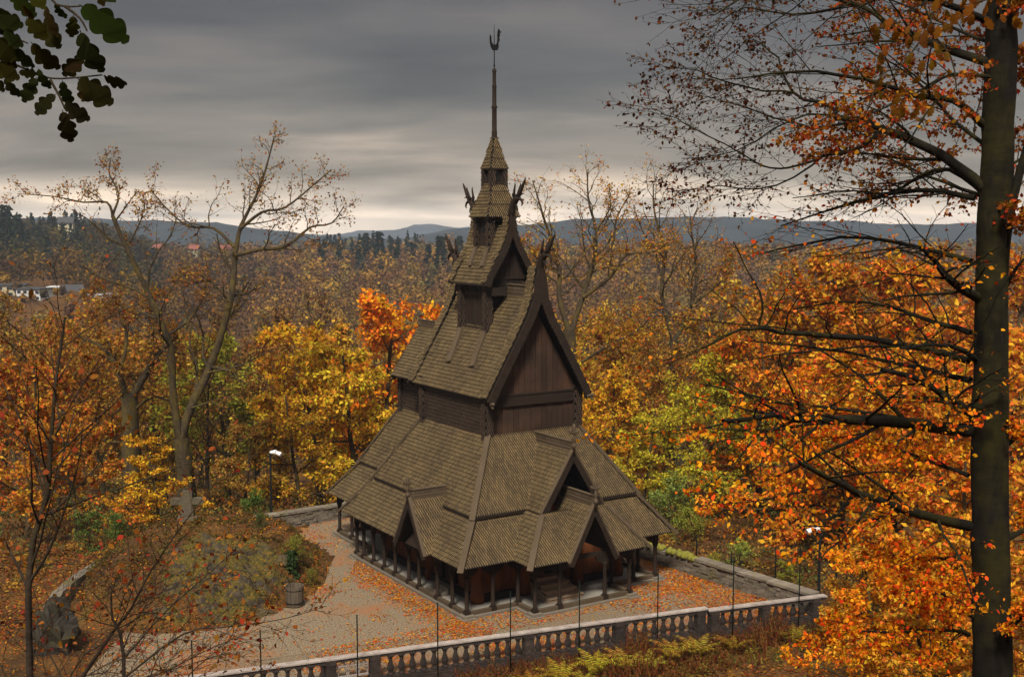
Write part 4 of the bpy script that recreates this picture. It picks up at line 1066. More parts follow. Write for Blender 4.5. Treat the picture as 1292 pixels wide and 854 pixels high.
def bark_mesh(T, name, mat, parent):
    mb = MB()
    for pts, rad, sd in T.tubes:
        k = len(mb.v)
        if rad[0] > .13 and len(pts) > 4:              # buttressed, knobbly stems
            sd = 18; fine = []; fr_ = []
            for i in range(len(pts)-1):
                for q in range(4): fine.append(pts[i].lerp(pts[i+1], q/4)); fr_.append(rad[i]+(rad[i+1]-rad[i])*q/4)
            pts, rad = fine+[pts[-1]], fr_+[rad[-1]]
        mb.tube(pts, rad, sd, cap=False)
        if sd == 18:
            for i, c_ in enumerate(pts):
                for j in range(sd):
                    p = Vector(mb.v[k+i*sd+j]); o = p-c_; u = o.normalized()
                    s_ = 1+.16*mnoise.noise(Vector((u.x*1.6, u.y*1.6, c_.z*.5)))+.10*mnoise.noise(Vector((u.x*4, u.y*4, c_.z*1.6)))+.05*mnoise.noise(p*9)
                    mb.v[k+i*sd+j] = tuple(c_+o*s_)
    return mb.build(name, mat, parent)
M['leaf'] = mat_leaf('autumn_leaf', .35, .05, .95); M['leaf_near'] = mat_leaf('near_leaf', .42, .045, 1.05); M['tint'] = mat_tint('distant_foliage')
M['bark_oak'] = mat_bark('oak_bark', (.022,.016,.011), (.075,.055,.032), (.085,.062,.018)); M['bark_beech'] = mat_bark('beech_bark', (.003,.0026,.002), (.014,.011,.007), (.022,.019,.004), 2.5)
M['bark_dark'] = mat_bark('dark_bark', (.018,.013,.010), (.055,.038,.026), (.04,.03,.015))
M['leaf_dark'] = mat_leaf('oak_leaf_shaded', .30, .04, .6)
def finish_tree(T, root, leafsize, bark, tmpl=KITE, mat='leaf', colour=(.3,.12,.02), droop=.3, seed=1):
    o = Vector(root.location)
    T.tubes = [([p-o for p in pts], r, s) for pts, r, s in T.tubes]; T.lp = [p-o for p in T.lp]
    bark_mesh(T, 'trunk', M[bark], root)
    c = leaf_mesh('crown', T.lp, T.ld, leafsize, tmpl, M[mat], root, seed, droop)
    if c: c.color = (*colour, 1)
    return root
# ------------------------------------------------------------------ the two bare oaks at the left
def px_pts(lst, Y, dY=0.0): return [at(x, y, Y+(k*dY)) for k, (x, y) in enumerate(lst)]
def hero(label, cat, name, Y, base, limbs, cfg, leafsize, bark, colour, seed, tmpl=KITE, mat='leaf', zbase=None, nkids=6, droop=.3, kf=1.4):
    T = Tree(seed); b = at(base[0], base[1], Y); zb = gz(b.x, b.y)-.3 if zbase is None else zbase
    root = empty(name, (b.x, b.y, zb), label, cat)
    for li in limbs:
        pts, r0, r1, dy, kids, lvl = li
        P = px_pts(pts, Y, dy)
        if pts[0] == base: P[0] = Vector((b.x, b.y, zb))
        tk = .78 if Y > 50 and r0 < .5 else (.8 if Y < 20 else 1)
        out, rad = limb(T, P, r0*tk, r1*tk, sides=10 if r0 > .15 else 6, wob=.02*Y*.012)
        L = sum((out[i+1]-out[i]).length for i in range(len(out)-1))
        if kids: spawn(T, out, rad, L, lvl, cfg, int(kids*kf), .2)
        leaves(T, out[-3:], 2, cfg, L)
    return finish_tree(T, root, leafsize, bark, tmpl, mat, colour, droop, seed)
OAKC = Cfg(nch=[8,12,9,0], ratio=[.5,.36,.48,.5], ang=[55,55,50,45], wob=[.15,.34,.42,.45], trop=[.1,.14,.12,.05], leaf=[0,1,lambda p: 4 if p.z > 14 else 9,lambda p: 5 if p.z > 14 else 11], spread=.42, minr=.009, rr=.5)
hero('tall gnarled oak with bare crown against the sky, behind the stone cross', 'tree', 'oak_tree', 74, (236,640), [
    ([(236,640),(232,590),(228,552)], .55, .46, 0, 0, 0),
    ([(228,556),(240,515),(262,470),(280,420),(292,370),(297,318)], .40, .24, .2, 5, 1),
    ([(228,556),(218,500),(216,440),(200,400),(180,355),(158,310),(142,272)], .36, .15, -.3, 6, 1),
    ([(297,318),(304,285),(322,250),(335,215),(346,172)], .2, .05, .1, 9, 1),
    ([(304,288),(330,268),(360,262),(390,238),(418,214)], .15, .04, -.3, 8, 1),
    ([(297,322),(330,315),(358,312),(392,287),(418,282),(434,260)], .17, .04, .3, 8, 1),
    ([(296,312),(270,288),(240,286),(215,268),(190,240)], .15, .04, .4, 8, 1),
    ([(142,272),(135,255),(105,255),(70,248),(22,245)], .13, .03, -.2, 8, 1),
    ([(142,272),(150,245),(138,220),(140,198)], .12, .03, .3, 7, 1),
    ([(160,312),(175,285),(182,262),(180,240)], .09, .03, .2, 6, 1),
    ([(262,470),(300,462),(330,448),(352,440)], .10, .03, -.4, 6, 1), ([(240,515),(290,500),(330,490)], .10, .03, -.4, 5, 1),
    ([(205,405),(170,392),(148,392),(115,400)], .11, .03, -.3, 6, 1), ([(290,380),(262,370),(240,350),(225,345)], .09, .03, -.3, 6, 1),
  ], OAKC, .17, 'bark_oak', (.25,.105,.026), 3)
hero('squat mossy oak with thick low limbs, left of the stone cross', 'tree', 'oak_tree', 79, (166,640), [
    ([(166,640),(165,570),(163,500)], .70, .55, 0, 0, 0),
    ([(163,505),(185,470),(205,440),(222,425)], .36, .18, .2, 5, 1), ([(163,510),(150,470),(132,440),(100,425)], .34, .10, -.2, 6, 1),
    ([(185,470),(195,430),(188,400),(200,370)], .2, .06, .2, 6, 1), ([(150,470),(160,430),(150,390),(120,360)], .2, .06, .3, 7, 1),
    ([(165,560),(130,555),(105,545)], .16, .05, -.3, 5, 1), ([(205,442),(240,445),(275,430)], .13, .04, -.3, 5, 1), ([(163,525),(190,500),(215,505),(240,495)],.16,.05,-.4,5,1),
  ], OAKC, .19, 'bark_oak', (.30,.125,.022), 5)
hero('broad oak with sinuous mossy limbs, right of the church gable', 'tree', 'oak_tree', 94, (732,650), [
    ([(732,650),(726,540),(722,460),(718,415)], .65, .45, 0, 0, 0),
    ([(718,418),(705,375),(706,340),(694,300),(682,262),(672,228)], .34, .06, .2, 11, 1), ([(720,420),(736,372),(748,335),(752,292),(742,250),(742,214)], .34, .06, .3, 12, 1),
    ([(736,375),(770,350),(790,322),(825,318),(850,300)], .22, .05, -.3, 9, 1), ([(748,335),(772,310),(778,275),(795,245)], .17, .05, .2, 8, 1),
    ([(718,430),(690,410),(668,380)], .17, .05, -.3, 6, 1), ([(722,465),(760,440),(800,420),(825,395)], .2, .05, -.3, 8, 1), ([(706,345),(680,330),(660,300)], .12, .04, -.2, 6, 1), ([(752,292),(770,262),(768,236)], .11, .03, -.2, 6, 1),
  ], Cfg(nch=[8,12,8,0], ratio=[.5,.36,.48,.5], ang=[55,55,50,45], wob=[.15,.34,.42,.45], trop=[.1,.14,.12,.05], leaf=[0,2,lambda p: 4 if p.z > 17 else 8,lambda p: 4 if p.z > 17 else 10], spread=.5, minr=.011, rr=.5), .20, 'bark_oak', (.38,.16,.022), 8)
hero('oak with thin leaves and a forked top, farther right behind the church', 'tree', 'oak_tree', 104, (842,650), [
    ([(842,650),(846,520),(850,430)], .6, .4, 0, 0, 0), ([(850,430),(835,375),(838,320),(826,270),(824,232)], .32, .06, .2, 13, 1), ([(850,432),(872,385),(880,340),(872,290),(880,262)], .3, .06, .3, 12, 1),
    ([(838,325),(815,300),(800,262)], .14, .04, -.2, 7, 1), ([(872,385),(910,355),(925,320)], .2, .05, -.3, 8, 1), ([(848,460),(810,430),(795,395)], .2, .05, -.3, 8, 1),
  ], Cfg(nch=[8,12,8,0], ratio=[.5,.36,.48,.5], ang=[55,55,50,45], wob=[.15,.34,.42,.45], trop=[.1,.14,.12,.05], leaf=[0,2,lambda p: 4 if p.z > 17 else 8,lambda p: 4 if p.z > 17 else 10], spread=.5, minr=.011, rr=.5), .20, 'bark_oak', (.35,.14,.022), 12)
# ------------------------------------------------------------------ the beech at the right, close to the camera
BC = Cfg(maxl=3, nch=[8,9,6,0], ratio=[.5,.40,.5,.5], ang=[50,48,42,40], wob=[.10,.12,.16,.2], trop=[.03,.02,.0,0], flat=.45, spread=.10, minr=.003, rr=.42, sides=[10,6,4,3], t0=[.2,.15,.1,0])
def beech_leaf(mult):
    def f(p):
        z = p.z; low = smooth((15.9-z)/1.6)             # the upper twigs have shed most of their leaves
        return mult*(.9+low*15)
    return f
BC.leaf = [0, beech_leaf(.2), beech_leaf(.7), beech_leaf(1.1)]
BARE = (lambda c: c)(Cfg(maxl=3, nch=[8,13,9,0], ratio=[.5,.46,.5,.5], ang=[48,42,38,36], wob=[.10,.12,.15,.2], trop=[.03,.01,.0,0], flat=.3, spread=.04, minr=.0028, rr=.42, sides=[10,6,4,3], t0=[.2,.12,.1,0]))
BARE.leaf = [0, 1, 2.0, 2.8]
def big_beech():
    Y = 13.8; T = Tree(21); b = at(1248, 860, Y); zb = gz(b.x, b.y)-.4
    root = empty('beech_tree', (b.x, b.y, zb), 'large orange beech with a mossy trunk filling the right side, nearest the viewer', 'tree')
    tr = px_pts([(1250,900),(1247,760),(1246,640),(1247,520),(1249,400),(1252,280),(1258,150),(1264,20),(1272,-160),(1280,-420)], Y); tr = [Vector((b.x, b.y, zb))]+tr
    limb(T, tr, .205, .165, 16, 3, .014); limb(T, [p+Vector((.13,-.06,0)) for p in tr[:1]]+px_pts([(1266,900),(1264,760),(1263,640),(1264,520),(1265,420),(1266,330),(1278,250),(1300,170)], Y-.06), .135, .04, 10, 3)
    dense = [([(1222,455),(1130,432),(1035,423),(996,421),(957,414),(926,419),(887,439)], .045, .010, -.35, 9), ([(957,414),(962,380),(945,345),(925,305)], .016, .006, -.1, 5), ([(966,412),(980,385),(1000,350)], .012, .005, -.1, 4), ([(1222,543),(1150,534),(1066,530),(1010,528),(978,524),(912,531)], .085, .02, -.5, 20), ([(978,524),(968,510),(961,504)], .03, .016, .1, 3),
        ([(1222,526),(1206,508),(1192,498),(1150,476),(1112,467)], .08, .018, -.4, 16), ([(1222,663),(1165,650),(1121,636),(1080,621),(1042,600),(1004,581)], .07, .02, -.55, 13),
        ([(1080,622),(1064,640),(1048,653),(1028,664)], .035, .016, -.2, 0), ([(1236,377),(1203,356),(1178,328),(1161,310)], .065, .016, -.45, 14),
        ([(1230,453),(1212,440),(1186,435),(1136,439)], .045, .014, -.5, 14), ([(1222,800),(1204,794),(1121,797),(1060,796)], .03, .01, -.4, 14), ([(1262,370),(1275,348),(1300,320)], .04, .012, .2, 10),
        ([(1222,600),(1170,580),(1110,560),(1040,550)], .03, .008, .5, 16), ([(1225,420),(1160,400),(1090,380),(1000,390)], .04, .008, .6, 20), ([(1225,330),(1150,310),(1060,300),(960,320)], .04, .008, .7, 22),
        ([(1225,480),(1140,460),(1040,440),(940,430)], .04, .008, .9, 20), ([(1222,700),(1170,705),(1120,700)], .03, .008, .5, 12), ([(1270,560),(1300,540),(1340,520)], .04, .01, -.2, 10), ([(1270,680),(1310,660),(1350,640)], .04, .01, .2, 10), ([(1230,780),(1190,750),(1150,745)], .03, .008, -.5, 14), ([(1265,800),(1300,770),(1330,760)],.03,.008,-.4,12), ([(1230,250),(1160,240),(1080,255),(985,285)], .04, .008, .5, 22)]
    for pts, r0, r1, dy, kids in dense:
        out, rad = limb(T, px_pts(pts, Y, dy), r0, r1, 8, 3, .012); L = sum((out[i+1]-out[i]).length for i in range(len(out)-1)); kids and spawn(T, out, rad, L, 1, BC, kids, .12)
    n_low = len(T.lp)
    MID = Cfg(**{**BC.__dict__}); MID.leaf = [0, 3, 13, 18]
    for pts, r0, r1, dy, kids in [([(1256,190),(1200,150),(1150,95),(1090,60)], .03, .006, .5, 14), ([(1262,60),(1210,40),(1150,10),(1080,-10)], .03, .006, .6, 14), ([(1258,120),(1290,90),(1330,70)], .03, .006, .3, 12), ([(1262,20),(1300,-10),(1340,-40)], .03, .006, -.3, 10),
        ([(1250,230),(1290,200),(1340,190)], .03, .006, .4, 12), ([(1250,250),(1190,230),(1120,200),(1060,190)], .03, .006, .8, 14), ([(1262,300),(1290,270),(1330,250)], .03, .006, -.3, 10), ([(1258,100),(1200,95),(1130,130),(1070,150)], .025, .006, -.5, 12)]:
        out, rad = limb(T, px_pts(pts, Y, dy), r0, r1, 8, 3, .015); L = sum((out[i+1]-out[i]).length for i in range(len(out)-1)); spawn(T, out, rad, L, 1, MID, kids, .12)
    n_dense = len(T.lp)
    bare = [([(1240,237),(1185,194),(1120,164),(1085,152),(1054,150)], .07, .03, .2, 8), ([(1054,150),(1050,135),(999,117),(981,73),(950,50)], .03, .006, .2, 12), ([(1112,166),(1076,190),(1039,197)], .03, .014, -.2, 6),
        ([(1039,197),(995,212),(959,208),(893,170),(852,150),(822,137)], .016, .004, .15, 16), ([(1240,157),(1204,128),(1149,120),(1090,100),(1000,90),(930,100)], .05, .006, -.3, 16), ([(1238,241),(1200,215),(1167,219),(1123,243),(1076,241),(1000,250)], .035, .006, .3, 14),
        ([(1250,80),(1174,55),(1120,30),(1076,4),(1000,-10)], .06, .01, .2, 14), ([(1085,152),(1020,160),(950,140),(880,120)], .02, .004, .3, 14), ([(1256,30),(1180,0),(1080,-20),(960,-10),(900,20)], .05, .005, -.4, 18), ([(1000,117),(940,110),(880,90),(840,85)], .014, .004, .2, 12),
        ([(1050,145),(1000,150),(930,190),(860,200)], .014, .004, -.2, 12), ([(1039,197),(980,235),(910,235),(860,240)], .014, .004, .2, 12), ([(1076,4),(1000,20),(940,10),(890,40)],.016,.004,.2,12)]
    for pts, r0, r1, dy, kids in bare:
        out, rad = limb(T, px_pts(pts, Y, dy), r0, r1, 8, 3, .015); L = sum((out[i+1]-out[i]).length for i in range(len(out)-1)); spawn(T, out, rad, L, 1, BARE, kids, .2)
    print('beech', len(T.lp), len(T.tubes))
    o = Vector(root.location); hi = [i for i in range(n_dense, len(T.lp))]
    c = leaf_mesh('twig_leaves', [T.lp[i]-o for i in hi], [T.ld[i] for i in hi], .042, BEECH, M['leaf_near'], root, 14, .3); c.color = (.085,.026,.010,1)
    hi = range(n_low, n_dense); c = leaf_mesh('upper_leaves', [T.lp[i]-o for i in hi], [T.ld[i] for i in hi], .052, BEECH, M['leaf_near'], root, 15, .3); c.color = (.30,.075,.012,1)
    T.lp, T.ld = T.lp[:n_low], T.ld[:n_low]
    return finish_tree(T, root, .049, 'bark_beech', BEECH, 'leaf_near', (.64,.148,.010), .35, 4)
big_beech()
# ------------------------------------------------------------------ saplings at the lower left
SC = Cfg(maxl=3, nch=[8,7,4,0], ratio=[.5,.30,.5,.5], ang=[45,42,40,40], wob=[.10,.12,.16,.2], trop=[.05,.06,.03,0], leaf=[0,.3,.9,1.3], flat=.2, spread=.05, minr=.003, rr=.45, sides=[8,6,4,3])
hero('slim dark sapling with few red leaves at the left edge, close to the viewer', 'tree', 'sapling', 10.5, (38,880), [
    ([(38,880),(36,740),(60,620),(64,560),(72,470),(82,400)], .05, .012, 0, 16, 1), ([(37,735),(64,690),(95,600),(104,540)], .022, .006, -.1, 8, 1), ([(36,745),(10,690),(-15,660)], .02, .006, .1, 6, 1), ([(60,620),(40,560),(20,520)], .016, .005, .1, 7, 1), ([(64,560),(95,500),(125,455)], .014, .004, -.1, 7, 1), ([(64,650),(120,590),(150,540)],.014,.004,.1,7,1)],
    SC, .055, 'bark_dark', (.25,.075,.018), 31, BEECH, 'leaf_near', kf=1.3)
hero('leaning twiggy sapling with dark red leaves, bottom left in front of the mound', 'tree', 'sapling', 11.5, (150,900), [
    ([(150,900),(156,830),(142,780),(140,748)], .035, .01, 0, 6, 1), ([(100,860),(140,800),(165,768),(190,720),(232,660),(275,605)], .026, .005, .05, 16, 1), ([(150,860),(230,800),(290,790),(360,780),(412,764)], .016, .003, -.05, 10, 1), ([(156,830),(210,770),(250,735),(300,690)], .014, .004, .1, 12, 1), ([(120,880),(200,850),(260,820),(310,800)], .014, .003, -.1, 10, 1), ([(90,880),(60,820),(30,780)], .016,.004,.1,8,1)],
    SC, .055, 'bark_dark', (.28,.07,.016), 33, BEECH, 'leaf_near', kf=1.3)
SC2 = Cfg(maxl=3, nch=[9,7,5,0], ratio=[.5,.42,.5,.5], ang=[40,40,38,36], wob=[.10,.14,.18,.2], trop=[.05,.06,.04,.02], leaf=[0,.2,.8,1.1], flat=.2, spread=.05, minr=.0035, rr=.45, sides=[6,5,4,3])
hero('spreading thicket of dark red twigs in the bottom left corner', 'tree', 'sapling', 14.5, (60,930), [
    ([(60,930),(90,850),(150,800),(215,735)], .02, .005, .1, 12, 1), ([(60,930),(40,850),(60,790),(100,735)], .02, .005, -.1, 12, 1), ([(60,930),(130,880),(200,850),(290,822)], .02, .005, .2, 12, 1), ([(60,930),(10,860),(-20,800)], .02, .005, .1, 10, 1), ([(60,930),(75,880),(120,850),(160,850)], .016,.005,-.2,10,1)],
    SC2, .06, 'bark_dark', (.20,.050,.016), 37, BEECH, 'leaf_near', kf=1.3)
hero('low dark thicket of bare twigs along the bottom edge, left of the balustrade', 'tree', 'sapling', 17, (210,930), [
    ([(210,930),(230,870),(262,830),(300,800)], .02, .005, .1, 10, 1), ([(210,930),(190,870),(205,820),(240,780)], .02, .005, -.1, 10, 1), ([(210,930),(260,890),(320,862)], .018, .005, .1, 8, 1), ([(210,930),(150,880),(120,830)], .018, .005, .2, 10, 1)],
    SC2, .06, 'bark_dark', (.24,.065,.016), 39, BEECH, 'leaf_near', kf=1.3)
# ------------------------------------------------------------------ oak twigs hanging in from above
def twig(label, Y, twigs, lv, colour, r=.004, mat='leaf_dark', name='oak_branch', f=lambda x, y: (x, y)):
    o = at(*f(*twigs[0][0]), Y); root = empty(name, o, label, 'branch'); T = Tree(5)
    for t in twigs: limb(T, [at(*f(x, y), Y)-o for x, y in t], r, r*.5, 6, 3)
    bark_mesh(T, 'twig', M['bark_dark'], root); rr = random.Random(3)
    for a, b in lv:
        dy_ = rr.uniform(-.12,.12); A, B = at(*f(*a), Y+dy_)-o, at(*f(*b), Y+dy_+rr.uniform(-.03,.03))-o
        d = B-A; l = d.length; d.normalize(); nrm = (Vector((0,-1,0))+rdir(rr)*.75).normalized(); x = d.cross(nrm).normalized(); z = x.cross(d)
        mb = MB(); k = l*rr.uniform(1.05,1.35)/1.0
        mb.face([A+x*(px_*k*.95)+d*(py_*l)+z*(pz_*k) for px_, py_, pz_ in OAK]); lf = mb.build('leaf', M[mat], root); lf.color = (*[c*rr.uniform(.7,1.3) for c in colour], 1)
q = lambda x, y: (x/4.27, y/4.27)
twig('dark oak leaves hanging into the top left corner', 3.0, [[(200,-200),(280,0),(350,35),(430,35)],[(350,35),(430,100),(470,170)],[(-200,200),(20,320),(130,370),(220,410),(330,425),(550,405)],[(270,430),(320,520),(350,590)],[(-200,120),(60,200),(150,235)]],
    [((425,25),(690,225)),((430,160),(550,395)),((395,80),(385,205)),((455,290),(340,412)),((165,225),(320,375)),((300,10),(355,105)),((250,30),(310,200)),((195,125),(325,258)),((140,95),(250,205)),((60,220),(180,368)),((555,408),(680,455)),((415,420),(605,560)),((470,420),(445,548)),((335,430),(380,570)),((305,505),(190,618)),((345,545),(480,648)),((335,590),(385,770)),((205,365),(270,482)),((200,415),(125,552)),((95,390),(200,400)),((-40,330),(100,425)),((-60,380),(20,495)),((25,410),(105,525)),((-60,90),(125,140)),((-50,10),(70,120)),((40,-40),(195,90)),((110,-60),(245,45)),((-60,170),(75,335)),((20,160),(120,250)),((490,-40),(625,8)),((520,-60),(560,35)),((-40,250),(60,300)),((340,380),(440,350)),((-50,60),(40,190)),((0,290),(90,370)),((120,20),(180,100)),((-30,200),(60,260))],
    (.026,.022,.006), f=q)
q2 = lambda x, y: (820+x/2.737, y/2.737)
rr_ = random.Random(9); lv2 = []
for i in range(46):
    x, y = rr_.uniform(780,1060), rr_.uniform(60,380); lv2.append(((x, y), (x+rr_.uniform(-30,25), y+rr_.uniform(25,50))))
for i in range(30):
    x, y = rr_.uniform(960,1290), rr_.uniform(-40,60); lv2.append(((x, y), (x+rr_.uniform(-30,30), y+rr_.uniform(25,50))))
twig('rust-orange oak leaves hanging in front of the beech at the top right', 4.8, [[(1150,-200),(1000,-20),(960,100),(860,240),(800,330)],[(960,100),(1040,200),(1060,320)],[(1300,-150),(1200,-20),(1080,20)],[(860,240),(800,260),(750,380)]], lv2, (.24,.075,.014), .005, 'leaf_near', f=q2)

# ------------------------------------------------------------------ trees of the wood: prototypes, then individual copies
def proto_tree(seed, kind):
    T = Tree(seed)
    if kind == 'bushy': H, cfg = 10, Cfg(nch=[13,8,5,0], ratio=[.42,.5,.5,.5], ang=[62,50,48,45], leaf=[0,2,9,13], spread=.5, t0=[.16,.15,.1,0], lenf=lambda t: 1.25-.85*t, minr=.012, flat=.25)
    elif kind == 'oak': H, cfg = 12, Cfg(nch=[11,8,5,0], ratio=[.48,.48,.5,.5], ang=[58,52,48,45], wob=[.10,.28,.36,.4], leaf=[0,1,6,9], spread=.5, t0=[.28,.2,.1,0], minr=.014, lenf=lambda t: 1.2-.7*t)
    elif kind == 'thin': H, cfg = 12, Cfg(nch=[14,7,5,0], ratio=[.38,.5,.5,.5], ang=[38,38,36,35], wob=[.05,.14,.2,.25], trop=[.1,.16,.12,.08], leaf=[0,0,1,2.2], spread=.35, t0=[.25,.2,.1,0], minr=.013, lenf=lambda t: 1.2-.8*t)
    elif kind == 'layer': H, cfg = 9, Cfg(nch=[14,8,5,0], ratio=[.45,.5,.5,.5], ang=[75,50,45,40], leaf=[0,2,9,13], spread=.4, t0=[.12,.15,.1,0], lenf=lambda t: 1.25-.9*t, minr=.012, flat=.6)
    else: H, cfg = 4, Cfg(maxl=2, nch=[16,8,0], ratio=[.55,.5,.5], ang=[60,50,45], leaf=[0,8,22], spread=.28, t0=[.05,.1,0], lenf=lambda t: 1.2-.7*t, minr=.01)
    grow(T, Vector((0,0,0)), UP, H, H*.018, 0, cfg)
    root = bpy.data.objects.new('tree', None); C.objects.link(root)
    bark_mesh(T, 'trunk', M['bark_dark' if kind in ('thin','shrub') else 'bark_oak'], root)
    leaf_mesh('crown', T.lp, T.ld, {'bushy':.25,'oak':.25,'thin':.22,'layer':.22,'shrub':.15}[kind], KITE, M['leaf'], root, seed, .3)
    print(kind, len(T.lp), len(T.tubes)); return root, max(p.z for p in T.lp)
protos = {}
for kind, seeds in (('bushy',(101,102,103)),('oak',(111,112)),('thin',(121,122)),('layer',(131,132)),('shrub',(141,142))):
    protos[kind] = [proto_tree(s_, kind) for s_ in seeds]
used = set(); pr = random.Random(77)
def plant(kind, px, Y, H, colour, label, cat='tree', group=None, name=None, wide=1.0, idx=None, x=None):
    b = at(px, 300, Y); X = b.x if x is None else x; z = gz(X, Y)-.15
    k = pr.randrange(len(protos[kind])) if idx is None else idx; src, h0 = protos[kind][k]
    if (kind, k) not in used: r_ = src; used.add((kind, k)); kids = list(src.children)
    else:
        r_ = src.copy(); C.objects.link(r_); kids = []
        for ch in src.children: c = ch.copy(); C.objects.link(c); c.parent = r_; kids.append(c)
    r_.name = name or {'bushy':'beech_tree','oak':'oak_tree','thin':'birch_tree','layer':'maple_tree','shrub':'shrub'}[kind]
    s_ = H/h0; r_.location = (X, Y, z); r_.rotation_euler = (0,0,pr.uniform(0,6.28)); r_.scale = (s_*wide, s_*wide, s_); r_.empty_display_size = .3
    for a_ in ('group',):
        if a_ in r_: del r_[a_]
    tag(r_, label, cat, group)
    for c in kids:
        if c.name.startswith('crown'): c.color = (colour[0]*1.28, colour[1]*1.34, colour[2]*1.1, 1)
    return r_
GOLD, ORNG, RUST, YEL, OLV, BRN, GRN, RED = (.44,.20,.018), (.55,.17,.014), (.27,.095,.020), (.42,.28,.03), (.20,.17,.025), (.13,.06,.028), (.10,.14,.03), (.40,.085,.018)
WOOD = 'autumn trees in the wood around the church'
for a_ in [
 ('bushy',398,86,14.5,GOLD,'golden beech rising right behind the left lamp post'), ('layer',445,84,13.0,(.45,.25,.025),'yellow-gold maple touching the chancel eaves on the left'), ('bushy',478,96,18.5,ORNG,'bright orange beech crown left of the chancel ridge'),
 ('bushy',430,101,17,(.40,.20,.03),'golden beech behind the yellow maple, left of the chancel'), ('layer',372,79,9,(.36,.17,.02),'low golden maple spreading over the left wall'), ('thin',345,104,19,BRN,'bare brown birch standing above the left lamp post'), ('thin',318,96,15,BRN,'bare brown birch between the tall oak and the lamp post'), ('bushy',282,90,14,OLV,'olive yellow tree just right of the tall bare oak trunk'),
 ('layer',300,77,7,(.25,.12,.03),'low brownish bush-like maple above the left wall end'), ('layer',190,66,6.0,(.46,.22,.02),'small bright gold maple left of the stone cross'), ('oak',120,92,17,RUST,'rust oak behind the squat mossy oak'), ('oak',60,84,15,(.24,.09,.02),'russet oak at the left edge behind the saplings'), ('bushy',20,70,11,(.33,.10,.018),'deep orange beech low at the left edge'),
 ('layer',85,66,8.5,(.36,.12,.018),'orange maple between the left sapling and the squat oak'), ('bushy',200,100,16,(.30,.14,.03),'tawny beech filling the gap between the two left oaks'), ('oak',-10,98,19,(.22,.10,.025),'brownish oak cut by the left edge'), ('thin',255,84,11,BRN,'thin bare birch beside the tall oak trunk'), ('bushy',240,105,15,(.30,.17,.03),'dull gold beech seen through the tall oak'),
 ('thin',395,125,22,BRN,'tall bare birch far behind the golden beech'), ('thin',280,122,20,(.15,.07,.03),'bare reddish birch far behind the tall oak'), ('oak',330,128,18,(.20,.09,.03),'dull brown oak in the valley left of the church'), ('oak',455,126,18,(.25,.11,.025),'brown oak in the valley above the chancel'), ('bushy',150,120,17,(.24,.11,.02),'tawny tree far behind the squat oak'), ('oak',60,118,19,(.25,.10,.022),'russet oak in the valley below the white houses'), ('oak',10,126,20,(.20,.09,.025),'dark russet oak in the valley at the left edge'),
 ('oak',690,88,15,(.42,.19,.022),'golden oak directly right of the main gable'), ('bushy',770,84,11,GOLD,'golden beech right of the porch roof'), ('layer',815,76,7.5,(.34,.25,.025),'yellow-green maple just beyond the right aisle roof'), ('layer',790,79,6,(.45,.19,.02),'small orange-gold maple at the right eaves'), ('bushy',905,82,12,(.31,.215,.022),'yellow-green beech in the middle of the right wood'), ('layer',955,76,9,(.28,.21,.025),'olive-gold maple above the right stone wall'),
 ('oak',870,92,14,(.22,.085,.022),'reddish brown oak between the church and the yellow-green beech'), ('bushy',800,100,17,(.40,.17,.024),'tall golden beech behind the small orange-gold maple'), ('oak',930,98,20,(.30,.13,.025),'tall russet oak right of the forked oak'), ('oak',1000,92,20,(.32,.12,.02),'tall orange-brown oak left of the great beech'), ('bushy',1060,88,20,(.42,.14,.018),'tall orange beech behind the great beech limbs'), ('bushy',1130,82,19,(.45,.15,.018),'orange beech left of the great trunk'), ('oak',1200,86,21,RUST,'rust oak behind the great trunk'), ('bushy',1280,80,19,(.40,.13,.02),'orange beech right of the great trunk'),
 ('layer',1010,68,11,ORNG,'bright orange maple behind the right lamp post'), ('layer',1075,64,12,(.46,.14,.018),'red-orange maple right of the right lamp post'), ('bushy',1140,60,13,(.44,.16,.02),'orange beech on the slope behind the great trunk'), ('bushy',1260,56,14,(.46,.15,.018),'orange beech on the slope at the right edge'), ('layer',985,80,13,(.42,.13,.018),'orange maple high above the right wall'),
 ('layer',1128,40,6.5,ORNG,'low orange maple beyond the balustrade end'), ('layer',1190,35,6.5,(.44,.16,.02),'low orange-gold maple at the foot of the great beech'), ('layer',1275,32,6.5,(.40,.15,.02),'low orange maple in the bottom right corner'), ('layer',1100,47,5.0,(.42,.17,.025),'small gold maple just past the right lamp post'), ('layer',1240,44,9,(.46,.14,.018),'orange maple behind the lower great trunk'), ('bushy',1180,50,11,(.42,.13,.018),'orange beech just left of the lower great trunk'),
 ('oak',720,120,20,(.34,.15,.025),'golden oak far behind the broad oak'), ('oak',780,125,21,(.30,.13,.025),'russet oak far behind the tall golden beech'), ('oak',860,128,20,(.26,.11,.025),'brown oak far right of the church'), ('oak',950,124,21,(.30,.12,.022),'russet oak far behind the yellow-green beech'), ('oak',1040,120,21,(.34,.12,.02),'orange oak far behind the right lamp post'), ('bushy',1150,112,20,(.36,.13,.02),'orange beech far behind the great trunk'), ('thin',910,110,20,BRN,'bare brown birch between the forked oak and the great beech'), ('thin',965,104,21,(.16,.07,.03),'bare birch with a few rust leaves left of the great beech'), ('oak',650,112,17,(.36,.15,.02),'golden oak peeping between the tower and the main gable'), ('oak',560,118,15,(.30,.12,.03),'russet oak peeping left of the tower'),
]: plant(*a_, group=None)
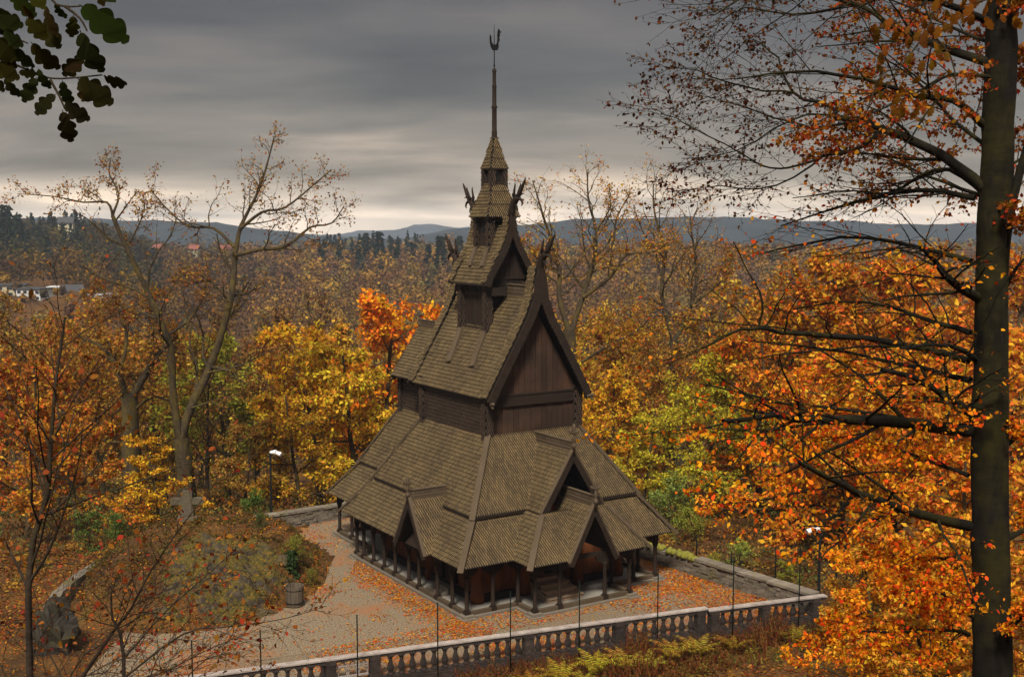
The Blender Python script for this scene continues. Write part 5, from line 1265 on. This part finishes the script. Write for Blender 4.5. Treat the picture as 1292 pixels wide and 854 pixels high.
for a_ in [('shrub',848,70,4.0,(.17,.19,.05),'pale green leafy shrub behind the mossy wall'), ('shrub',880,67,2.8,(.20,.19,.03),'yellow-green shrub right of the pale green one'), ('shrub',940,62,1.8,(.26,.28,.06),'small light green plant behind the capped wall','shrub'), ('shrub',310,70,2.2,(.09,.13,.03),'fresh green shrub at the left wall end'), ('shrub',255,64,1.4,(.12,.13,.03),'low green bush right of the stone cross'), ('shrub',140,60,2.4,(.08,.10,.025),'leafy green shrub left of the gold maple'), ('shrub',100,62,2.6,(.10,.12,.03),'dull green shrub behind the left sapling'),
 ('shrub',322,58.5,.9,(.05,.07,.02),'low dark green juniper on top of the mound'), ('shrub',363,55.0,1.5,(.17,.15,.03),'yellowing shrub behind the wooden bin'), ('shrub',385,54.6,1.0,(.15,.13,.03),'low brown-green shrub right of the wooden bin'), ('shrub',278,57,.8,(.09,.08,.02),'mossy tuft on the rocks of the mound'), ('shrub',1005,58,1.6,(.22,.20,.03),'yellow-green shrub by the wall near the right lamp post'), ('shrub',905,58.5,1.6,(.24,.20,.03),'yellowish bush leaning over the capped wall'),
 ('shrub',880,38,1.5,(.24,.07,.02),'rust bramble below the short balustrade'), ('shrub',960,39,1.6,(.20,.06,.02),'dark red bramble under the end of the balustrade'), ('shrub',1040,40,2.2,(.26,.10,.02),'orange brown bramble beside the last balustrade pier'), ('shrub',1000,36.5,1.2,(.20,.17,.03),'olive bramble in front of the dark red one')]:
    plant(a_[0], a_[1], a_[2], a_[3], a_[4], a_[5], 'shrub', wide=1.15)
# small spruce behind the bin
def spruce(h, seed):
    rg = random.Random(seed); pos = []; ds = []
    for i in range(int(260)):
        t = rg.random()**.8; z = h*(.08+.92*t); r = h*.22*(1-t)**.9+.01*h; a = rg.uniform(0,6.28); q = r*(.35+.65*rg.random())
        d = Vector((math.cos(a), math.sin(a), -.25)); pos.append(Vector((math.cos(a)*q*.6, math.sin(a)*q*.6, z))); ds.append(d)
    root = bpy.data.objects.new('spruce_tree', None); C.objects.link(root); f = MB(); f.tube([(0,0,0),(0,0,h*.95)], [h*.018,h*.003], 6); f.build('trunk', M['bark_dark'], root)
    leaf_mesh('crown', pos, ds, h*.13, KITE, M['leaf'], root, seed, .1); return root
sp1 = spruce(1.9, 1); P = onz(368,752,0); sp1.location = (P.x-.15, P.y+1.0, 0); tag(sp1, 'small dark green spruce behind the wooden bin', 'tree')
for c in sp1.children:
    if c.name.startswith('crown'): c.color = (.035,.055,.018,1)
sp2 = spruce(14, 2); first = True
for px, Y, h, lab in ((479,640,1.1,'dark spruce on the ridge right of the bare oak tip'),(556,560,1.15,'tall dark spruce just left of the tower'),(540,600,.8,'smaller dark spruce left of the tall one by the tower'),(462,660,.9,'dark spruce left of the ridge spruce'),(500,610,.7,'short dark spruce on the ridge'),(8,500,1.2,'tall dark spruce on the ridge at the left edge'),(24,520,.9,'dark spruce second from the left edge on the ridge'),(580,640,.9,'dark spruce right behind the upper tower')):
    r_ = sp2 if first else sp2.copy(); kids = list(sp2.children)
    if not first:
        C.objects.link(r_); kids = []
        for ch in sp2.children: c = ch.copy(); C.objects.link(c); c.parent = r_; kids.append(c)
    first = False; P = at(px, 300, Y); r_.location = (P.x, Y, gz(P.x, Y)); r_.scale = (h*1.1,)*2+(h*1.35,); r_.rotation_euler = (0,0,h*9); tag(r_, lab, 'tree')
    for c in kids:
        if c.name.startswith('crown'): c.color = (.016,.026,.014,1)

# ------------------------------------------------------------------ the far wood, one mass
rg = np.random.default_rng(5); fr = random.Random(15)
PAL = [((.15,.085,.036),5),((.21,.105,.028),5),((.32,.165,.024),5),((.40,.23,.026),4),((.18,.145,.03),3.5),((.035,.042,.020),.9),((.15,.062,.030),3),((.10,.062,.038),3)]
PALW = [w for _, w in PAL]
VV, TT, STV = [], [], []
Y = 134.0; trees = []
while Y < 900:
    s_ = 5.2+Y*.0085; hw = .47*Y+12; x = -hw
    while x < hw:
        X = x+fr.uniform(-.45,.45)*s_; yy = Y+fr.uniform(-.45,.45)*s_; trees.append((X, yy)); x += s_
    Y += s_
for X, yy in trees:
    g_ = gz(X, yy); nearhouse = -165 < X < -62 and 255 < yy < 345
    hgt = fr.uniform(8,14)
    if nearhouse: hgt = fr.uniform(2.0,4.0) if yy > 290 else fr.uniform(3,6)
    col = np.array(fr.choices([c for c, _ in PAL], PALW)[0])
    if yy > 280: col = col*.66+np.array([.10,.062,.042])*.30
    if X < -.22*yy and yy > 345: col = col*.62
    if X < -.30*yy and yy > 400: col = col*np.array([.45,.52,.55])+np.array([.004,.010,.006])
    conif = (yy > 580 and fr.random() < .45 and -.165*yy < X < -.08*yy) or (X < -.36*yy and yy > 470 and fr.random() < .4)
    if yy > 480 and not conif: hgt *= .85
    if conif: col = np.array((.014,.022,.013)); hgt = fr.uniform(9,15)
    n = int(max(50, min(280, 46000/yy))); sz = max(.33, yy*.0017)
    u = rg.normal(size=(n,3)); u /= np.linalg.norm(u, axis=1)[:,None]; rad = rg.uniform(.35,1,n)**.5
    if conif:
        t = rg.uniform(0,1,n); rr2 = (1-t)*hgt*.20+.2; P3 = np.c_[u[:,0]*rr2, u[:,1]*rr2, hgt*(.1+.95*t)]
    else:
        lump = 1+.35*np.sin(u[:,0]*4+X)*np.sin(u[:,1]*5+yy)+.2*np.sin(u[:,2]*7+X*2)
        P3 = np.c_[u[:,0]*hgt*.33*rad*lump, u[:,1]*hgt*.33*rad*lump, hgt*.58+u[:,2]*hgt*.42*rad*lump]
    P3 += np.array((X, yy, g_)); a = np.cross(u+.45*rg.normal(size=(n,3)), rg.normal(size=(n,3))); a /= np.linalg.norm(a, axis=1)[:,None]; b_ = np.cross(a, u+.35*rg.normal(size=(n,3))); b_ /= np.linalg.norm(b_, axis=1)[:,None]
    s3 = sz*rg.uniform(.6,1.3,n)[:,None]
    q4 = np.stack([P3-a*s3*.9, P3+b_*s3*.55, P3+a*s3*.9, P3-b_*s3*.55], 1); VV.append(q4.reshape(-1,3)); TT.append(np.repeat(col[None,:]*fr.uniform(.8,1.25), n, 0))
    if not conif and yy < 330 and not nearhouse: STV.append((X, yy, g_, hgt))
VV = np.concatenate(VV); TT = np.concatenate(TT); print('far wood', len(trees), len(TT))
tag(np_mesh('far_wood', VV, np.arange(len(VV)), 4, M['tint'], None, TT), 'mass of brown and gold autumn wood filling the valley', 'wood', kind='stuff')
f = MB()
for X, yy, g_, hgt in STV:
    tip = Vector((X+fr.uniform(-.8,.8), yy, g_+hgt*fr.uniform(.8,1.1))); b0 = Vector((X, yy, g_)); f.tube([b0, b0.lerp(tip,.5)+rdir(fr)*.3, tip], [.2,.13,.04], 4, cap=False)
    for k in range(4):
        s0 = b0.lerp(tip, fr.uniform(.35,.85)); f.tube([s0, s0+rdir(fr)*1.2+UP*1.6, s0+rdir(fr)*1.6+UP*3.2], [.09,.06,.02], 3, cap=False)
tag(f.build('far_wood_stems', M['bark_oak']), 'bare stems standing in the far wood', 'wood', kind='stuff')

# ------------------------------------------------------------------ fallen leaves, bracken, ferns
fr = random.Random(41); pos = []; ds = []
def dens(x, y):
    n = mnoise.noise(Vector((x*.28, y*.28, 9)))+.5*mnoise.noise(Vector((x*.8, y*.8, 2)))
    fd = front_d(x, y); lx_, ly_ = x-2.157*S, y-46.13*S; u = (math.cos(.566)*lx_+math.sin(.566)*ly_)/S; v = (-math.sin(.566)*lx_+math.cos(.566)*ly_)/S
    if -4.65 < u < 4.65 and 0 < v < 9.85 or (-2.3 < u < 2.3 and -1.25 < v < .1) or (-3.7 < u < 3.7 and 9 < v < 13.8): return 0
    d = .02+max(0, n-.12)*1.1
    if u < -4.6 and u > -6.6: d += .85*(1-abs(u+5.3)/1.3) if abs(u+5.3) < 1.3 else 0
    if v < -.1 and v > -2: d += .30
    if x > 6.0: d += .7*smooth((x-6.0+(y-52)*.3)/3.5)
    if x < -8: d = .03+.40*max(0,n)+(.35 if .02 < mound(x, y) < .6 else 0)
    if y > 63 and x < -6: d += .08
    return min(1, d)
while len(pos) < 30000:
    x, y = fr.uniform(-22,14), fr.uniform(40.5,72)
    if inpoly(x, y, COURT) and fr.random() < dens(x, y):
        z = mound(x, y) if x < -8.4 else 0
        pos.append(Vector((x, y, max(z-.02, .0)+fr.uniform(.012,.035)))); ds.append(Vector((fr.uniform(-1,1), fr.uniform(-1,1), fr.uniform(0,.25))))
for p_ in ROCKTOP:
    if fr.random() < .26 and mnoise.noise(p_*.9) > -.05: pos.append(p_+Vector((fr.uniform(-.08,.08), fr.uniform(-.08,.08), .015))); ds.append(Vector((fr.uniform(-1,1), fr.uniform(-1,1), fr.uniform(-.1,.2))))
def flat_leaves(name, pos, ds, size, colour, label, seed):
    n = len(pos); g2 = np.random.default_rng(seed); P = np.array([tuple(p) for p in pos]); D = np.array([tuple(d) for d in ds]); D /= np.linalg.norm(D, axis=1)[:,None]
    X = np.cross(D, np.array([0,0,1.])+g2.normal(size=(n,3))*.22); X /= np.linalg.norm(X, axis=1)[:,None]; s3 = size*g2.uniform(.6,1.3,n)[:,None]
    V = np.stack([P-D*s3*.5, P+X*s3*.36, P+D*s3*.5, P-X*s3*.36], 1).reshape(-1,3)
    o = np_mesh(name, V, np.arange(n*4), 4, M['leaf']); o.color = (*colour, 1); tag(o, label, 'leaves', kind='stuff')
flat_leaves('fallen_leaves', pos, ds, .105, (.46,.125,.018), 'orange fallen leaves scattered over the gravel court and mound', 6)
pos = []; ds = []
while len(pos) < 26000:
    y = 33+13*fr.random()**.7; x = fr.uniform(-.46*y-2, .46*y+2) if fr.random() < .7 else fr.uniform(-22,-10)
    if fr.random() < .42: x, y = fr.uniform(-32,-18.6), fr.uniform(43,66)
    if front_d(x, y) > -.3 and x > -18: continue
    if inpoly(x, y, COURT) and x > -21: continue
    pos.append(Vector((x, y, gz(x, y)+fr.uniform(.01,.06)))); ds.append(Vector((fr.uniform(-1,1), fr.uniform(-1,1), fr.uniform(-.2,.5))))
flat_leaves('leaf_litter', pos, ds, .16, (.26,.085,.022), 'brown leaf litter on the near slope', 7)
# bracken: many thin rust stalks
f = MB()
for i in range(3000):
    x = fr.uniform(-8, 16); y = 41.25+(x+10.93)*.387-.32-3.2*fr.random()**1.6
    if y < 36: continue
    if mnoise.noise(Vector((x*.35, y*.35, 4))) < -.12 and fr.random() < .8: continue
    z = gz(x, y); h = fr.uniform(.3,.85)*(1.5 if mnoise.noise(Vector((x*.5, 3, 4))) > .15 else .8); dx, dy = fr.uniform(-.4,.4), fr.uniform(-.4,.4); w = fr.uniform(.012,.03)
    f.face([(x-w,y,z),(x+w,y,z),(x+dx*.4+w*.8,y+dy*.4,z+h*.6),(x+dx*.4-w*.8,y+dy*.4,z+h*.6)]); f.face([(x+dx*.4-w*.8,y+dy*.4,z+h*.6),(x+dx*.4+w*.8,y+dy*.4,z+h*.6),(x+dx,y+dy,z+h)])
    for k in range(4):
        t = .35+.16*k; px0, py0, pz0 = x+dx*t, y+dy*t, z+h*t; l = .18*(1.2-t); a = fr.uniform(0,6.28)
        f.face([(px0,py0,pz0),(px0+math.cos(a)*l*.5-.03,py0+math.sin(a)*l*.5,pz0+.03),(px0+math.cos(a)*l,py0+math.sin(a)*l,pz0-.05),(px0+math.cos(a)*l*.5+.03,py0+math.sin(a)*l*.5,pz0+.03)])
o = f.build('bracken', M['leaf']); o.color = (.125,.042,.015,1); tag(o, 'withered rust bracken growing below the balustrade', 'bracken', kind='stuff')
# ferns
def fern(seed):
    rg_ = random.Random(seed); root = bpy.data.objects.new('fern', None); C.objects.link(root)
    for k in range(9):
        a = 2*PI*k/9+rg_.uniform(-.3,.3); l = rg_.uniform(.8,1.15); d = Vector((math.cos(a), math.sin(a), 0)); sd = Vector((-d.y, d.x, 0)); mb = MB(); n = 18; prev = None
        for i in range(n+1):
            t = i/n; p = d*(l*(.35*t+.45*t*t))+UP*(l*(1.45*t-.85*t*t)); 
            if prev is not None:
                mb.face([prev-sd*.008, prev+sd*.008, p+sd*.006, p-sd*.006]); w = .19*math.sin(PI*min(1, .12+t*.9))*l
                for s_ in (-1, 1): mb.face([prev, prev.lerp(p,.55), prev.lerp(p,.6)+sd*(s_*w*.55)+d*.03-UP*.015, p+sd*(s_*w)+d*.05-UP*.05, prev.lerp(p,.2)+sd*(s_*w*.5)+d*.02-UP*.02])
            prev = p
        mb.build('frond', M['leaf'], root)
    return root
FN = [fern(1), fern(2)]; fu = [True, True]
for i, (px, Y, h, col, lab) in enumerate([(752,41.0,1.1,(.36,.26,.025),'tall yellow-green fern at the bottom centre right'),(705,40.6,.95,(.34,.22,.025),'yellow fern left of the tall fern at the bottom centre'),(792,40.8,1.0,(.34,.20,.03),'gold fern right of the tall fern'),(668,40.4,.8,(.30,.15,.02),'tawny fern third left of the tall fern'),(850,42.2,1.05,(.32,.18,.025),'gold fern under the second-last fence post'),(880,42.4,.95,(.30,.19,.025),'gold fern under the end of the long balustrade'),(925,42.6,.8,(.26,.14,.02),'brownish fern under the short balustrade'),(640,41.2,.6,(.26,.13,.02),'small brown fern at the middle of the bottom edge'),(600,40.2,.7,(.24,.11,.02),'brown fern left of the middle of the bottom edge'),(820,40.0,.8,(.32,.26,.03),'yellow-green fern lowest at the bottom right'),(735,39.8,.6,(.36,.27,.03),'small bright fern below the tall fern'),(545,39.6,.7,(.24,.14,.02),'dull fern below the fretwork panel'),(1000,42.5,.8,(.24,.15,.02),'dull gold fern near the last balustrade pier'),(500,39.0,.7,(.30,.20,.03),'yellow fern left of the fretwork panel'),(1050,41.0,.9,(.28,.20,.03),'olive fern in front of the right bramble')]):
    k = i % 2; src = FN[k]
    if fu[k]: r_ = src; kids = list(src.children); fu[k] = False
    else:
        r_ = src.copy(); C.objects.link(r_); kids = []
        for ch in src.children: c = ch.copy(); C.objects.link(c); c.parent = r_; kids.append(c)
    r0_ = ray(px, 800); k0_ = r0_.x/r0_.y; Yb = (41.25+10.93*.387)/(1-.387*k0_); Y = Yb-.9-(46.2-Y)*.28; P = at(px, 800, Y); r_.location = (P.x, Y, gz(P.x, Y)-.03); r_.scale = (h*1.3,)*3; r_.rotation_euler = (0,0,i*1.7); tag(r_, lab, 'fern', 'ferns on the bank below the balustrade')
    for c in kids: c.color = (col[0]*.85, col[1]*.80, col[2]*.9, 1)

# ------------------------------------------------------------------ undergrowth of the wood and tufts on the mound
fr = random.Random(91); rg = np.random.default_rng(9); VV, TT = [], []
UPAL = [(.10,.085,.022),(.16,.07,.02),(.22,.10,.02),(.07,.055,.022),(.085,.10,.028),(.30,.17,.025),(.13,.05,.02)]
def clump(X, yy, r, h, n, sz, col):
    u = rg.normal(size=(n,3)); u /= np.linalg.norm(u, axis=1)[:,None]; P3 = np.c_[u[:,0]*r, u[:,1]*r, np.abs(u[:,2])*h*rg.uniform(.3,1,n)]*rg.uniform(.6,1,n)[:,None]+np.array((X, yy, gz(X, yy)-.05))
    a_ = rg.normal(size=(n,3)); a_ /= np.linalg.norm(a_, axis=1)[:,None]; b_ = np.cross(a_, rg.normal(size=(n,3))); b_ /= np.linalg.norm(b_, axis=1)[:,None]; s3 = sz*rg.uniform(.6,1.3,n)[:,None]
    VV.append(np.stack([P3-a_*s3*.6, P3+b_*s3*.35, P3+a_*s3*.6, P3-b_*s3*.35], 1).reshape(-1,3)); TT.append(np.repeat(np.array(col)[None,:]*fr.uniform(.7,1.3), n, 0))
k = 0
while k < 3000:
    yy = 46+89*fr.random()**1.25; X = fr.uniform(-.47*yy-3, .47*yy+3)
    if inpoly(X, yy, COURT) or seg_d(X, yy, COURT) < .9 or (front_d(X, yy) < 0): continue
    if X < 0 and yy < 60 and X > -21.5: continue
    near = seg_d(X, yy, COURT) < 4
    clump(X, yy, fr.uniform(.6,1.5)*(.6 if near else 1), fr.uniform(.5,1.9)*(.5 if near else 1), int(42), .16 if yy < 80 else .24, fr.choice(UPAL)); k += 1
for q_ in range(560):        # and along the foot of the balustrade
    X = fr.uniform(-9, 17); yy = 41.25+(X+10.93)*.387-.6-3.4*fr.random()
    clump(X, yy, fr.uniform(.25,.6), fr.uniform(.25,.8), 40, .09, fr.choice([(.10,.04,.014),(.16,.065,.016),(.09,.075,.018),(.20,.10,.02),(.06,.03,.014),(.16,.15,.025),(.20,.17,.025),(.10,.10,.02)]))
VV_ = np.concatenate(VV); tag(np_mesh('undergrowth', VV_, np.arange(len(VV_)), 4, M['tint'], None, np.concatenate(TT)), 'brown and olive undergrowth covering the floor of the wood', 'undergrowth', kind='stuff')
VV, TT = [], []; k = 0
while k < 1700:
    X, yy = fr.uniform(-21.5,-8.8), fr.uniform(48,65)
    if mound(X, yy) < .04: continue
    clump(X, yy, fr.uniform(.15,.4), fr.uniform(.08,.28), 16, .10, fr.choice([(.085,.070,.016),(.12,.080,.016),(.06,.045,.014),(.08,.045,.014)])); k += 1
VV_ = np.concatenate(VV); tag(np_mesh('ground_cover', VV_, np.arange(len(VV_)), 4, M['tint'], None, np.concatenate(TT)), 'olive moss and grass tufts on the mound', 'ground cover', kind='stuff')
